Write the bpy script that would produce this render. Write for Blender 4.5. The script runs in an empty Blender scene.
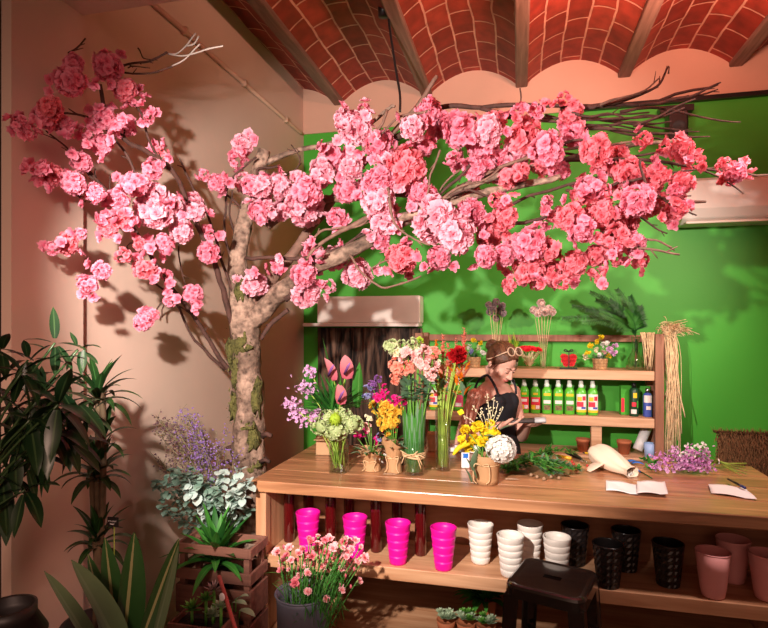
import bpy, bmesh, math, random
from mathutils import Vector, Matrix, noise
R = random.Random(11)
PI = math.pi
V = Vector
C = bpy.context.scene.collection
# ------------------------------------------------------------------ camera geometry
H = 1.65; F = 560.0; TH = math.atan(136/560.0); CT, ST = math.cos(TH), math.sin(TH)
HZ = 325.0
def ray(px, py):
    r = (px-384)/F
    return V((r*CT-ST, CT+r*ST, (HZ-py)/F))
def at(px, py, Y):
    v = ray(px, py); t = Y/v.y
    return V((v.x*t, Y, H+v.z*t))
def onz(px, py, z):
    v = ray(px, py); t = (z-H)/v.z
    return V((v.x*t, v.y*t, z))
def atX(px, py, X):
    v = ray(px, py); t = X/v.x
    return V((X, v.y*t, H+v.z*t))
def mpp(px, Y):                      # metres per pixel at a plane Y
    return Y/(CT+(px-384)/F*ST)/F

# ------------------------------------------------------------------ materials
MATS = {}
def mat(name, col, rough=.6, metal=0, spec=.5, trans=0, ior=1.45, coat=0, sheen=0, bump=0, bscale=40, vary=0, vscale=6, emit=None, alpha=1):
    if name in MATS: return MATS[name]
    m = bpy.data.materials.new(name); m.use_nodes = True
    nt = m.node_tree; b = nt.nodes['Principled BSDF']
    b.inputs['Base Color'].default_value = (*col, 1)
    b.inputs['Roughness'].default_value = rough
    b.inputs['Metallic'].default_value = metal
    b.inputs['IOR'].default_value = ior
    b.inputs['Specular IOR Level'].default_value = spec
    b.inputs['Transmission Weight'].default_value = trans
    b.inputs['Coat Weight'].default_value = coat
    b.inputs['Sheen Weight'].default_value = sheen
    if vary or bump:
        tc = nt.nodes.new('ShaderNodeTexCoord')
        nz = nt.nodes.new('ShaderNodeTexNoise'); nz.inputs['Scale'].default_value = vscale; nz.inputs['Detail'].default_value = 5
        nt.links.new(tc.outputs['Object'], nz.inputs['Vector'])
    if vary:
        rp = nt.nodes.new('ShaderNodeValToRGB')
        rp.color_ramp.elements[0].position = .3; rp.color_ramp.elements[1].position = .7
        rp.color_ramp.elements[0].color = (*[c*(1-vary) for c in col], 1)
        rp.color_ramp.elements[1].color = (*[min(1, c*(1+vary)) for c in col], 1)
        nt.links.new(nz.outputs['Fac'], rp.inputs['Fac']); nt.links.new(rp.outputs['Color'], b.inputs['Base Color'])
    if bump:
        n2 = nt.nodes.new('ShaderNodeTexNoise'); n2.inputs['Scale'].default_value = bscale; n2.inputs['Detail'].default_value = 6
        nt.links.new(tc.outputs['Object'], n2.inputs['Vector'])
        bp = nt.nodes.new('ShaderNodeBump'); bp.inputs['Strength'].default_value = bump; bp.inputs['Distance'].default_value = .01
        nt.links.new(n2.outputs['Fac'], bp.inputs['Height']); nt.links.new(bp.outputs['Normal'], b.inputs['Normal'])
    MATS[name] = m
    return m

def wood(name, dark, light, axis=0, rough=.5, coat=0, fine=38, planks=0, bump=.15):
    if name in MATS: return MATS[name]
    m = bpy.data.materials.new(name); m.use_nodes = True
    nt = m.node_tree; b = nt.nodes['Principled BSDF']; L = nt.links.new; N = nt.nodes.new
    tc = N('ShaderNodeTexCoord'); mp = N('ShaderNodeMapping')
    sc = [1, 1, 1]
    sc[axis] = .08
    mp.inputs['Scale'].default_value = sc
    L(tc.outputs['Object'], mp.inputs['Vector'])
    n1 = N('ShaderNodeTexNoise'); n1.inputs['Scale'].default_value = fine; n1.inputs['Detail'].default_value = 8; n1.inputs['Distortion'].default_value = .6
    n2 = N('ShaderNodeTexNoise'); n2.inputs['Scale'].default_value = 5; n2.inputs['Detail'].default_value = 3
    L(mp.outputs['Vector'], n1.inputs['Vector']); L(mp.outputs['Vector'], n2.inputs['Vector'])
    mx = N('ShaderNodeMath'); mx.operation = 'MULTIPLY_ADD'; mx.inputs[1].default_value = .6
    hf = N('ShaderNodeMath'); hf.operation = 'MULTIPLY'; hf.inputs[1].default_value = .4
    L(n2.outputs['Fac'], hf.inputs[0]); L(n1.outputs['Fac'], mx.inputs[0]); L(hf.outputs[0], mx.inputs[2])
    rp = N('ShaderNodeValToRGB')
    rp.color_ramp.elements[0].position = .36; rp.color_ramp.elements[0].color = (*dark, 1)
    rp.color_ramp.elements[1].position = .62; rp.color_ramp.elements[1].color = (*light, 1)
    L(mx.outputs[0], rp.inputs['Fac']); L(rp.outputs['Color'], b.inputs['Base Color'])
    b.inputs['Roughness'].default_value = rough; b.inputs['Coat Weight'].default_value = coat; b.inputs['Coat Roughness'].default_value = .22
    bp = N('ShaderNodeBump'); bp.inputs['Strength'].default_value = bump; bp.inputs['Distance'].default_value = .004
    L(n1.outputs['Fac'], bp.inputs['Height']); L(bp.outputs['Normal'], b.inputs['Normal'])
    MATS[name] = m
    return m

def leafmat(name, base, tip, rib=None, rough=.45, trans=.25, spec=.35):
    """colour runs along the leaf or petal (v), an own colour near its midrib (u)"""
    if name in MATS: return MATS[name]
    m = bpy.data.materials.new(name); m.use_nodes = True
    nt = m.node_tree; b = nt.nodes['Principled BSDF']; L = nt.links.new; N = nt.nodes.new
    uv = N('ShaderNodeUVMap'); sp = N('ShaderNodeSeparateXYZ'); L(uv.outputs['UV'], sp.inputs[0])
    mx = N('ShaderNodeMix'); mx.data_type = 'RGBA'
    mx.inputs['A'].default_value = (*base, 1); mx.inputs['B'].default_value = (*tip, 1)
    tc = N('ShaderNodeTexCoord'); nz = N('ShaderNodeTexNoise'); nz.inputs['Scale'].default_value = 23; nz.inputs['Detail'].default_value = 2
    L(tc.outputs['Object'], nz.inputs['Vector'])
    ad = N('ShaderNodeMath'); ad.operation = 'MULTIPLY_ADD'; ad.inputs[1].default_value = .5; ad.use_clamp = True
    sb = N('ShaderNodeMath'); sb.operation = 'SUBTRACT'; sb.inputs[1].default_value = .25
    L(nz.outputs['Fac'], ad.inputs[0]); L(sp.outputs['Y'], sb.inputs[0]); L(sb.outputs[0], ad.inputs[2])
    L(ad.outputs[0], mx.inputs['Factor'])
    out = mx.outputs['Result']
    if rib:
        ab = N('ShaderNodeMath'); ab.operation = 'SUBTRACT'; ab.inputs[1].default_value = .5; L(sp.outputs['X'], ab.inputs[0])
        ac = N('ShaderNodeMath'); ac.operation = 'ABSOLUTE'; L(ab.outputs[0], ac.inputs[0])
        lt = N('ShaderNodeMath'); lt.operation = 'LESS_THAN'; lt.inputs[1].default_value = .06; L(ac.outputs[0], lt.inputs[0])
        m2 = N('ShaderNodeMix'); m2.data_type = 'RGBA'; m2.inputs['B'].default_value = (*rib, 1)
        L(lt.outputs[0], m2.inputs['Factor']); L(out, m2.inputs['A']); out = m2.outputs['Result']
    L(out, b.inputs['Base Color']); b.inputs['Roughness'].default_value = rough; b.inputs['Specular IOR Level'].default_value = spec
    if trans:
        tr = N('ShaderNodeBsdfTranslucent'); L(out, tr.inputs['Color'])
        ms = N('ShaderNodeMixShader'); ms.inputs[0].default_value = trans
        L(b.outputs[0], ms.inputs[1]); L(tr.outputs[0], ms.inputs[2])
        L(ms.outputs[0], nt.nodes['Material Output'].inputs['Surface'])
    MATS[name] = m
    return m

def glassmat(name, col=(1, 1, 1), rough=.02):
    """clear glass that lets light through to what stands in it"""
    if name in MATS: return MATS[name]
    m = mat(name, col, rough, trans=1, ior=1.3)
    return m

# ------------------------------------------------------------------ mesh builder
def basis(d, up=V((0, 0, 1))):
    d = d.normalized()
    s = d.cross(up)
    if s.length < 1e-3: s = d.cross(V((1, 0, 0)))
    s.normalize()
    return d, s, s.cross(d)
def rvec(r=R):
    while True:
        v = V((r.uniform(-1, 1), r.uniform(-1, 1), r.uniform(-1, 1)))
        if .05 < v.length < 1: return v.normalized()
class MB:
    def __init__(s): s.v = []; s.f = []; s.m = []; s.uv = []
    def add(s, vs, fs, m=0, uv=None):
        o = len(s.v)
        s.v += [tuple(v) for v in vs]; s.uv += (uv or [(.5, .5)]*len(vs))
        s.f += [tuple(o+i for i in f) for f in fs]; s.m += [m]*len(fs)
    def box(s, lo, hi, m=0, M=None):
        vs = [V((x, y, z)) for x in (lo[0], hi[0]) for y in (lo[1], hi[1]) for z in (lo[2], hi[2])]
        if M: vs = [M @ v for v in vs]
        s.add(vs, [(0, 1, 3, 2), (4, 6, 7, 5), (0, 4, 5, 1), (2, 3, 7, 6), (0, 2, 6, 4), (1, 5, 7, 3)], m)
    def tube(s, pts, rads, n=8, m=0, cap=True, wob=0):
        pts = [V(p) for p in pts]
        if not hasattr(rads, '__len__'): rads = [rads]*len(pts)
        vs = []; fs = []; uv = []
        ref = None
        for i, p in enumerate(pts):
            d = (pts[min(i+1, len(pts)-1)]-pts[max(i-1, 0)])
            if d.length < 1e-9: d = V((0, 0, 1))
            d.normalize()
            if ref is None: _, ref, _ = basis(d)
            a = (ref-d*ref.dot(d))
            if a.length < 1e-6: _, a, _ = basis(d)
            a.normalize(); ref = a; b = d.cross(a)
            for k in range(n):
                t = 2*PI*k/n
                r = rads[i]*(1+(noise.noise(p*14+V((math.cos(t), math.sin(t), 0))*1.3)*wob if wob else 0))
                vs.append(p+(a*math.cos(t)+b*math.sin(t))*r); uv.append((.5, i/(len(pts)-1)))
        for i in range(len(pts)-1):
            for k in range(n):
                fs.append((i*n+k, i*n+(k+1) % n, (i+1)*n+(k+1) % n, (i+1)*n+k))
        if cap:
            fs.append(tuple(range(n-1, -1, -1))); fs.append(tuple((len(pts)-1)*n+k for k in range(n)))
        s.add(vs, fs, m, uv)
    def etube(s, pts, ra, rb, ax, n=16, m=0):
        """tube of elliptical section: ra along the axis ax, rb across"""
        pts = [V(p) for p in pts]; vs = []; fs = []
        for i, p in enumerate(pts):
            d = (pts[min(i+1, len(pts)-1)]-pts[max(i-1, 0)]).normalized()
            a = V(ax); a = (a-d*a.dot(d)).normalized(); b = d.cross(a)
            for k in range(n):
                t = 2*PI*k/n
                vs.append(p+a*math.cos(t)*ra[i]+b*math.sin(t)*rb[i])
        for i in range(len(pts)-1):
            for k in range(n): fs.append((i*n+k, i*n+(k+1) % n, (i+1)*n+(k+1) % n, (i+1)*n+k))
        fs.append(tuple(range(n-1, -1, -1))); fs.append(tuple((len(pts)-1)*n+k for k in range(n)))
        s.add(vs, fs, m)
    def lathe(s, prof, n=24, m=0, M=None, cap0=True, cap1=False, sq=0, wave=0):
        vs = []; fs = []
        for i, (r, z) in enumerate(prof):
            for k in range(n):
                t = 2*PI*k/n
                rr = r*(1+wave*(1 if k % 2 else -1))
                if sq:
                    c, q = math.cos(t), math.sin(t)
                    e = 1/((abs(c)**sq+abs(q)**sq)**(1/sq)); rr *= e
                v = V((rr*math.cos(t), rr*math.sin(t), z)); vs.append(M @ v if M else v)
        for i in range(len(prof)-1):
            for k in range(n): fs.append((i*n+k, i*n+(k+1) % n, (i+1)*n+(k+1) % n, (i+1)*n+k))
        if cap0: fs.append(tuple(range(n-1, -1, -1)))
        if cap1: fs.append(tuple((len(prof)-1)*n+k for k in range(n)))
        s.add(vs, fs, m)
    def ball(s, c, r, n=10, m=0, M=None, jit=0):
        c = V(c); r = V(r) if hasattr(r, '__len__') else V((r, r, r))
        vs = []; fs = []; k2 = max(4, n//2)
        for i in range(k2+1):
            a = PI*i/k2
            for k in range(n):
                t = 2*PI*k/n
                v = V((math.sin(a)*math.cos(t), math.sin(a)*math.sin(t), math.cos(a)))
                if jit: v *= 1+jit*noise.noise(v*3+c*9)
                v = V((v.x*r.x, v.y*r.y, v.z*r.z))
                if M: v = M @ v
                vs.append(c+v)
        for i in range(k2):
            for k in range(n): fs.append((i*n+k, (i+1)*n+k, (i+1)*n+(k+1) % n, i*n+(k+1) % n))
        s.add(vs, fs, m)
    def leaf(s, p, d, L, W, droop=.5, fold=.25, seg=6, m=0, prof=None, up=V((0, 0, 1)), wav=0):
        p = V(p); d = V(d).normalized(); vs = []; fs = []; uv = []
        side = None
        for i in range(seg+1):
            t = i/seg
            w = W*(prof(t) if prof else math.sin(PI*min(1, t*.93+.07))**.8 if t < 1 else 0.02)
            w = max(w, W*.02)
            _, sd, nr = basis(d, up)
            if side is not None and sd.dot(side) < 0: sd = -sd; nr = -nr
            side = sd
            o = nr*(wav*W*math.sin(t*9))
            vs += [p-sd*w/2+nr*fold*w/2+o, p, p+sd*w/2+nr*fold*w/2-o]
            uv += [(0, t), (.5, t), (1, t)]
            p = p+d*(L/seg); d = (d+V((0, 0, -1))*droop/seg).normalized()
        for i in range(seg):
            a = i*3; fs += [(a, a+1, a+4, a+3), (a+1, a+2, a+5, a+4)]
        s.add(vs, fs, m, uv)
        return p
    def petal(s, p, a, rad, tilt, L, W, cup=.2, m=0, jit=.1, curl=0, r=R):
        """a petal leaving p; a = flower axis, rad = radial direction, tilt from the axis"""
        d = (a*math.cos(tilt)+rad*math.sin(tilt)).normalized()
        sd = d.cross(a);
        if sd.length < 1e-4: sd = rad.cross(a)
        sd.normalize(); nr = sd.cross(d)
        vs = []; uv = []
        for t, w in ((0, .25), (.55, .95), (1, .8)):
            for q in (-1, 0, 1):
                tt = t*(1-.12*abs(q)) if t == 1 else t
                v = p+d*L*tt+sd*q*W/2*w+nr*(cup*W*q*q*t-curl*L*t*t)
                if t > 0: v = v+rvec(r)*jit*L*t
                vs.append(v); uv.append((.5+.5*q, t))
        s.add(vs, [(0, 1, 4, 3), (1, 2, 5, 4), (3, 4, 7, 6), (4, 5, 8, 7)], m, uv)
    def flower(s, p, a, r, layers=((5, 1.25, 1), (5, .8, .85), (4, .35, .6)), wid=.9, cup=.2, jit=.14, m=0, rr=R, curl=0):
        p = V(p); a = V(a).normalized(); _, x, y = basis(a)
        for n, tilt, sc in layers:
            o = rr.uniform(0, 6)
            for k in range(n):
                t = o+2*PI*k/n+rr.uniform(-.2, .2)
                s.petal(p, a, x*math.cos(t)+y*math.sin(t), tilt+rr.uniform(-.15, .15), r*sc, r*sc*wid, cup, m, jit, curl, rr)
    def build(s, name, mats, parent=None, smooth=True, world=False, bev=0, loc=None, rz=0, solid=0, sub=0):
        me = bpy.data.meshes.new(name)
        vs = s.v
        if parent is not None and world:
            o = V((0, 0, 0)); q = parent
            while q: o += q.location; q = q.parent
            vs = [(v[0]-o.x, v[1]-o.y, v[2]-o.z) for v in vs]
        if parent is None and loc is not None and world:
            vs = [(v[0]-loc[0], v[1]-loc[1], v[2]-loc[2]) for v in vs]
        me.from_pydata(vs, [], s.f)
        if not isinstance(mats, (list, tuple)): mats = [mats]
        for m in mats: me.materials.append(m)
        me.polygons.foreach_set('material_index', s.m)
        me.polygons.foreach_set('use_smooth', [smooth]*len(s.f))
        ul = me.uv_layers.new(name='UVMap')
        li = [0]*len(me.loops); me.loops.foreach_get('vertex_index', li)
        flat = [c for i in li for c in s.uv[i]]
        ul.data.foreach_set('uv', flat)
        me.validate(); me.update()
        ob = bpy.data.objects.new(name, me); C.objects.link(ob)
        if parent: ob.parent = parent
        elif loc is not None: ob.location = loc
        ob.rotation_euler.z = rz
        if bev:
            b = ob.modifiers.new('bevel', 'BEVEL'); b.width = bev; b.segments = 2; b.limit_method = 'ANGLE'
        if name in ('leaf_spray', 'floret_spray', 'lilac_floret_head', 'filler_sprig', 'frond_leaf', 'straw_wrap'): ob['kind'] = 'stuff'
        if sub:
            b = ob.modifiers.new('sub', 'SUBSURF'); b.levels = sub; b.render_levels = sub
        if solid:
            b = ob.modifiers.new('solid', 'SOLIDIFY'); b.thickness = solid; b.offset = 0
        return ob
def tag(o, label=None, cat=None, group=None, kind=None):
    if label: o['label'] = label
    if cat: o['category'] = cat
    if group: o['group'] = group
    if kind: o['kind'] = kind
    return o
def thing(name, label, cat, loc, rz=0, group=None):
    o = bpy.data.objects.new(name, None); C.objects.link(o); o.empty_display_size = .05
    o.location = loc; o.rotation_euler.z = rz
    return tag(o, label, cat, group)
def dup(o, loc=None, rz=None, label=None, group=None, parent=None, scale=None):
    c = o.copy(); C.objects.link(c)
    if parent: c.parent = parent
    for ch in list(o.children): dup(ch, parent=c)
    if loc is not None: c.location = loc
    if rz is not None: c.rotation_euler.z = rz
    if scale: c.scale = (scale,)*3
    if label: c['label'] = label
    if group: c['group'] = group
    return c
def curve(pts, n=6):
    """smooth path through points"""
    pts = [V(p) for p in pts]; out = []
    for i in range(len(pts)-1):
        p0 = pts[max(i-1, 0)]; p1 = pts[i]; p2 = pts[i+1]; p3 = pts[min(i+2, len(pts)-1)]
        for k in range(n):
            t = k/n
            out.append(.5*((2*p1)+(p2-p0)*t+(2*p0-5*p1+4*p2-p3)*t*t+(-p0+3*p1-3*p2+p3)*t**3))
    out.append(pts[-1])
    return out
def lerp(a, b, t): return a+(b-a)*t
# ================================================================== SETTING
YW = 4.5; XL = -1.80; XR = 3.0
M_plaster = mat('plaster_peach', (.62, .45, .365), .85, bump=.08, bscale=25, vary=.06, vscale=1.5)
M_lunette = mat('plaster_lunette', (.60, .36, .26), .85, bump=.08, bscale=25, vary=.05, vscale=2)
M_green = mat('green_paint', (.058, .37, .026), .55, bump=.05, bscale=60, vary=.05, vscale=1.2)
M_floor = mat('floor_tile', (.12, .055, .03), .5, vary=.2, vscale=3)
M_beam = wood('beam_paint', (.15, .075, .055), (.27, .15, .11), 1, .7)
def struct(mb, name, m, **k): return tag(mb.build(name, m, smooth=False, **k), kind='structure')

def brickmat():
    m = bpy.data.materials.new('vault_brick'); m.use_nodes = True
    nt = m.node_tree; b = nt.nodes['Principled BSDF']; L = nt.links.new; N = nt.nodes.new
    uv = N('ShaderNodeUVMap')
    nz = N('ShaderNodeTexNoise'); nz.inputs['Scale'].default_value = 2.5; nz.inputs['Detail'].default_value = 3
    L(uv.outputs['UV'], nz.inputs['Vector'])
    vm = N('ShaderNodeVectorMath'); vm.operation = 'MULTIPLY_ADD'; vm.inputs[1].default_value = (.06, .06, 0)
    L(nz.outputs['Color'], vm.inputs[0]); L(uv.outputs['UV'], vm.inputs[2])
    br = N('ShaderNodeTexBrick'); br.offset = .5; br.inputs['Scale'].default_value = 1
    br.inputs['Brick Width'].default_value = .27; br.inputs['Row Height'].default_value = .152
    br.inputs['Mortar Size'].default_value = .0075; br.inputs['Mortar Smooth'].default_value = .25
    br.inputs['Color1'].default_value = (.21, .018, .010, 1); br.inputs['Color2'].default_value = (.36, .045, .026, 1)
    br.inputs['Mortar'].default_value = (.62, .30, .21, 1); br.inputs['Bias'].default_value = -.1
    L(vm.outputs[0], br.inputs['Vector'])
    n2 = N('ShaderNodeTexNoise'); n2.inputs['Scale'].default_value = 9; n2.inputs['Detail'].default_value = 5; L(uv.outputs['UV'], n2.inputs['Vector'])
    rp = N('ShaderNodeValToRGB'); rp.color_ramp.elements[0].position = .3; rp.color_ramp.elements[1].position = .75
    rp.color_ramp.elements[0].color = (.6, .55, .55, 1); rp.color_ramp.elements[1].color = (1.25, 1.25, 1.25, 1)
    L(n2.outputs['Fac'], rp.inputs['Fac'])
    mx = N('ShaderNodeMix'); mx.data_type = 'RGBA'; mx.blend_type = 'MULTIPLY'; mx.inputs['Factor'].default_value = 1
    L(br.outputs['Color'], mx.inputs['A']); L(rp.outputs['Color'], mx.inputs['B']); L(mx.outputs['Result'], b.inputs['Base Color'])
    b.inputs['Roughness'].default_value = .6
    bp = N('ShaderNodeBump'); bp.inputs['Strength'].default_value = .5; bp.inputs['Distance'].default_value = .008; bp.invert = True
    L(br.outputs['Fac'], bp.inputs['Height']); L(bp.outputs['Normal'], b.inputs['Normal'])
    return m
M_brick = brickmat()
SPZ = 3.52; RISE = .15; PIT = .745; BX0 = .012
beams_x = [BX0+PIT*k for k in range(-3, 5)]
Y0 = -3.0
mb = MB()
for k in range(len(beams_x)-1):
    a, b_ = beams_x[k]+.03, beams_x[k+1]-.03
    n = 14; vs = []; uv = []; fs = []
    for i in range(n+1):
        t = i/n; x = lerp(a, b_, t); z = SPZ+RISE*(1-(2*t-1)**2)
        u = t*(b_-a)*1.07
        for y in (Y0, YW+.02): vs.append((x, y, z)); uv.append((y, u))
    for i in range(n): fs.append((2*i, 2*i+1, 2*i+3, 2*i+2))
    mb.add(vs, fs, 0, uv)
tag(mb.build('ceiling', M_brick), kind='structure')
for k, x in enumerate(beams_x[1:-1]):
    mb = MB(); mb.box((x-.045, Y0, SPZ-.022), (x+.045, YW, SPZ+.05))
    tag(mb.build('trim_%d' % (k+1), M_beam, smooth=False, bev=.012), kind='structure')
mb = MB(); mb.box((XL-.3, Y0, -.1), (XR+.1, YW+.1, 0)); struct(mb, 'floor', M_floor)
GZ = 3.28
mb = MB(); mb.box((XL-.1, YW, 0), (XR+.1, YW+.1, GZ)); struct(mb, 'wall_back', M_green)
mb = MB(); mb.box((XL-.1, YW-.012, GZ), (XR+.1, YW+.1, 3.8)); struct(mb, 'wall_back_lunettes', M_lunette)
YP1, YP0 = 1.957, 1.62
mb = MB(); mb.box((XL-.12, YP0, 0), (XL, YW, 3.8)); struct(mb, 'wall_left', M_plaster)
mb = MB(); mb.box((XL-.02, YP0, 0), (XL+.045, YP1, 3.8)); struct(mb, 'wall_left_pilaster', M_plaster)
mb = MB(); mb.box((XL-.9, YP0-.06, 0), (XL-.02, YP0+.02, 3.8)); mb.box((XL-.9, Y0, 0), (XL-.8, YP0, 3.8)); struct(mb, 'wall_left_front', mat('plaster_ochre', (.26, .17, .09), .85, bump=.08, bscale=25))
mb = MB(); mb.box((XL-.1, YP0, 2.93), (XR, YP1, 3.8)); struct(mb, 'wall_lintel', M_plaster)
mb = MB(); mb.box((XR, Y0, 0), (XR+.1, YW, 3.8)); struct(mb, 'wall_right', M_plaster)
# dark rail between the green paint and the lunettes
M_blackm = mat('black_metal', (.012, .010, .010), .35, vary=.2)
mb = MB(); mb.box((at(560, 104, YW-.02).x, YW-.05, GZ-.012), (2.4, YW-.012, GZ+.02)); tag(struct(mb, 'trim_20', M_blackm))
# conduit on the left wall
M_cond = mat('painted_conduit', (.60, .40, .29), .6, vary=.05)
p1 = atX(300, 133, XL+.015); p0 = atX(150, 0, XL+.015); p0.z = p1.z = (p0.z+p1.z)/2
mb = MB(); mb.tube([p0+V((0, -.3, 0)), p1, p1+V((0, .03, 0))], .014, 10)
for t in (.15, .5, .85):
    q = lerp(p0, p1, t); mb.box((q.x-.016, q.y-.012, q.z-.02), (q.x+.018, q.y+.012, q.z+.02))
tag(mb.build('conduit_pipe', M_cond, loc=p0, world=True), 'thin painted conduit pipe running along the top of the beige left wall', 'pipe')
# cable
p0 = at(388, 13, 3.3); p0.z = SPZ+.01
mb = MB(); q = at(400, 112, 3.3)
mb.tube(curve([p0+V((-.03, 0, .02)), p0, at(390, 30, 3.3), at(396, 70, 3.3), at(400, 95, 3.3), q]), .0075, 8)
t = thing('hanging_cable', 'black electric cable hanging from the brick vaulted ceiling into the blossoms', 'cable', p0)
mb.build('cord', M_blackm, t, world=True)
mb = MB(); mb.lathe([(.001, -.03), (.03, -.03), (.034, .03)], 16, M=Matrix.Translation(p0+V((-.03, 0, 0.02)))); mb.build('ceiling_cap', M_blackm, t, world=True)

# ================================================================== THINGS ON THE BACK WALL
M_white = mat('white_enamel', (.78, .74, .70), .35, vary=.02)
M_whitebox = mat('cream_board', (.86, .77, .70), .5, vary=.04)
# split air conditioner
a = at(683, 178, YW-.22); b_ = at(780, 220, YW-.22)
x0, x1 = a.x, a.x+1.05; z1 = a.z+.01; z0 = at(740, 221, YW-.22).z
t = thing('air_conditioner', 'long white air conditioner mounted high on the green wall behind the blossom tips', 'air conditioner', V((x0, YW, z0)))
mb = MB()
pr = [(YW-.005, z0), (YW-.13, z0), (YW-.19, z0+.035), (YW-.215, z0+.10), (YW-.20, z1-.03), (YW-.15, z1), (YW-.005, z1)]
vs = [V((x, y, z)) for x in (x0, x1) for y, z in pr]; n = len(pr)
mb.add(vs, [tuple(range(n)), tuple(range(2*n-1, n-1, -1))]+[(i, i+n, (i+1) % n+n, (i+1) % n) for i in range(n)])
mb.build('body', M_white, t, smooth=False, world=True, bev=.008)
mb = MB(); mb.box((x0+.03, YW-.185, z0+.001), (x1-.03, YW-.10, z0+.016)); mb.build('louvre', M_whitebox, t, smooth=False, world=True, bev=.003)
M_redmark = mat('red_print', (.55, .02, .03), .5)
mb = MB(); c = at(723, 204, YW-.2)
for k in range(5): mb.box((c.x-.035+k*.014, YW-.2125, c.z-.005), (c.x-.025+k*.014, YW-.208, c.z+.006))
mb.build('badge', M_redmark, t, smooth=False, world=True)
# wooden batten under the unit on the wall
# speaker
c = at(677, 124, YW-.2)
t = thing('wall_speaker', 'small black loudspeaker hung high on the green wall at the right', 'speaker', V((c.x, YW, c.z-.14)))
mb = MB(); w = .062; mb.box((c.x-w, YW-.25, c.z-.13), (c.x+w, YW-.11, c.z+.085)); mb.build('cabinet', M_blackm, t, smooth=False, world=True, bev=.012)
mb = MB(); mb.lathe([(.005, .008), (.03, .0), (.045, .012), (.047, 0)], 20, M=Matrix.Translation((c.x, YW-.252, c.z-.04)) @ Matrix.Rotation(PI/2, 4, 'X')); mb.build('cone', mat('speaker_cone', (.03, .03, .03), .7), t, world=True)
mb = MB(); mb.tube([(c.x, YW-.13, c.z+.06), (c.x, YW-.1, c.z+.12), (c.x, YW, c.z+.12)], .02, 10); mb.box((c.x-.11, YW-.2, c.z+.09), (c.x+.11, YW-.10, c.z+.135)); mb.build('bracket', M_blackm, t, world=True, smooth=False)

# white shutter box and bark clad panel
def barkmat():
    m = bpy.data.materials.new('rough_bark'); m.use_nodes = True
    nt = m.node_tree; b = nt.nodes['Principled BSDF']; L = nt.links.new; N = nt.nodes.new
    tc = N('ShaderNodeTexCoord'); mp = N('ShaderNodeMapping'); mp.inputs['Scale'].default_value = (1, 1, .16); L(tc.outputs['Object'], mp.inputs[0])
    n1 = N('ShaderNodeTexNoise'); n1.inputs['Scale'].default_value = 22; n1.inputs['Detail'].default_value = 8; n1.inputs['Distortion'].default_value = 1; L(mp.outputs[0], n1.inputs['Vector'])
    rp = N('ShaderNodeValToRGB'); e = rp.color_ramp.elements
    e[0].position = .38; e[0].color = (.010, .005, .004, 1); e[1].position = .7; e[1].color = (.22, .12, .08, 1)
    L(n1.outputs['Fac'], rp.inputs['Fac']); L(rp.outputs['Color'], b.inputs['Base Color']); b.inputs['Roughness'].default_value = .85
    bp = N('ShaderNodeBump'); bp.inputs['Strength'].default_value = 1; bp.inputs['Distance'].default_value = .02
    L(n1.outputs['Fac'], bp.inputs['Height']); L(bp.outputs['Normal'], b.inputs['Normal'])
    return m
M_barkp = barkmat()
xa = at(316, 400, YW-.06).x; xb = at(421, 400, YW-.06).x; zt = at(370, 328, YW-.06).z
t = thing('bark_panel', 'dark bark clad wall panel below the cream box behind the bouquets', 'wall panel', V(((xa+xb)/2, YW, .03)))
mb = MB(); mb.box((xa, YW-.012, .03), (xb, YW-.001, zt)); mb.build('backing', M_barkp, t, smooth=False, world=True)
n = 9
for k in range(n):
    a = lerp(xa, xb, k/n); b_ = lerp(xa, xb, (k+1)/n); mb = MB(); nn = 5; zs = 14; vs = []; fs = []
    for i in range(zs+1):
        z = lerp(.03, zt, i/zs)
        for j in range(nn+1):
            u = j/nn; x = lerp(a-.004, b_+.004, u)
            vs.append((x, YW-.01-.045*math.sin(PI*u)**.6-.012*noise.noise(V((x*20, z*3, k))), z))
    for i in range(zs):
        for j in range(nn): q = i*(nn+1)+j; fs.append((q, q+1, q+nn+2, q+nn+1))
    mb.add(vs, fs); mb.build('bark_slab', M_barkp, t, world=True)
Yb = YW-.17
xa = at(317, 310, Yb).x; xb = at(420, 310, Yb).x; zt = at(370, 296, Yb).z; zb = at(370, 323, Yb).z
t = thing('shutter_box', 'cream box mounted on the green wall above the dark bark panel', 'box', V(((xa+xb)/2, YW, zb)))
mb = MB(); mb.box((xa, Yb, zb), (xb, YW-.002, zt)); mb.build('case', M_whitebox, t, smooth=False, world=True, bev=.01)
mb = MB(); mb.box((at(303, 320, Yb).x, Yb-.012, zb-.028), (xb-.01, YW-.002, zb-.001)); mb.build('bottom_strip', M_whitebox, t, smooth=False, world=True, bev=.006)

# ================================================================== COUNTER
CZ = .95; CY0 = 2.33; CY1 = 3.13; CXL = -1.165; CXR = 1.10
M_top = wood('counter_top_timber', (.20, .075, .03), (.52, .24, .115), 0, .38, coat=.5, fine=30)
M_ctr = wood('counter_timber', (.42, .19, .09), (.66, .37, .21), 0, .55, fine=34)
M_ctrv = wood('counter_timber_upright', (.42, .19, .09), (.66, .37, .21), 2, .55, fine=34)
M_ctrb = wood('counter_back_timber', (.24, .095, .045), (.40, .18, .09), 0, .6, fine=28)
t = thing('shop_counter', 'long open timber shop counter with shelves below, bouquets on its top', 'counter', V((0, 2.7, 0)))
mb = MB()
for k in range(4):
    ya = lerp(CY0-.02, CY1, k/4); yb = lerp(CY0-.02, CY1, (k+1)/4)
    mb.box((CXL-.012, ya+.0006, CZ-.05), (CXR+.015, yb-.0006, CZ))
mb.build('top', M_top, t, smooth=False, world=True, bev=.004)
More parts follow.
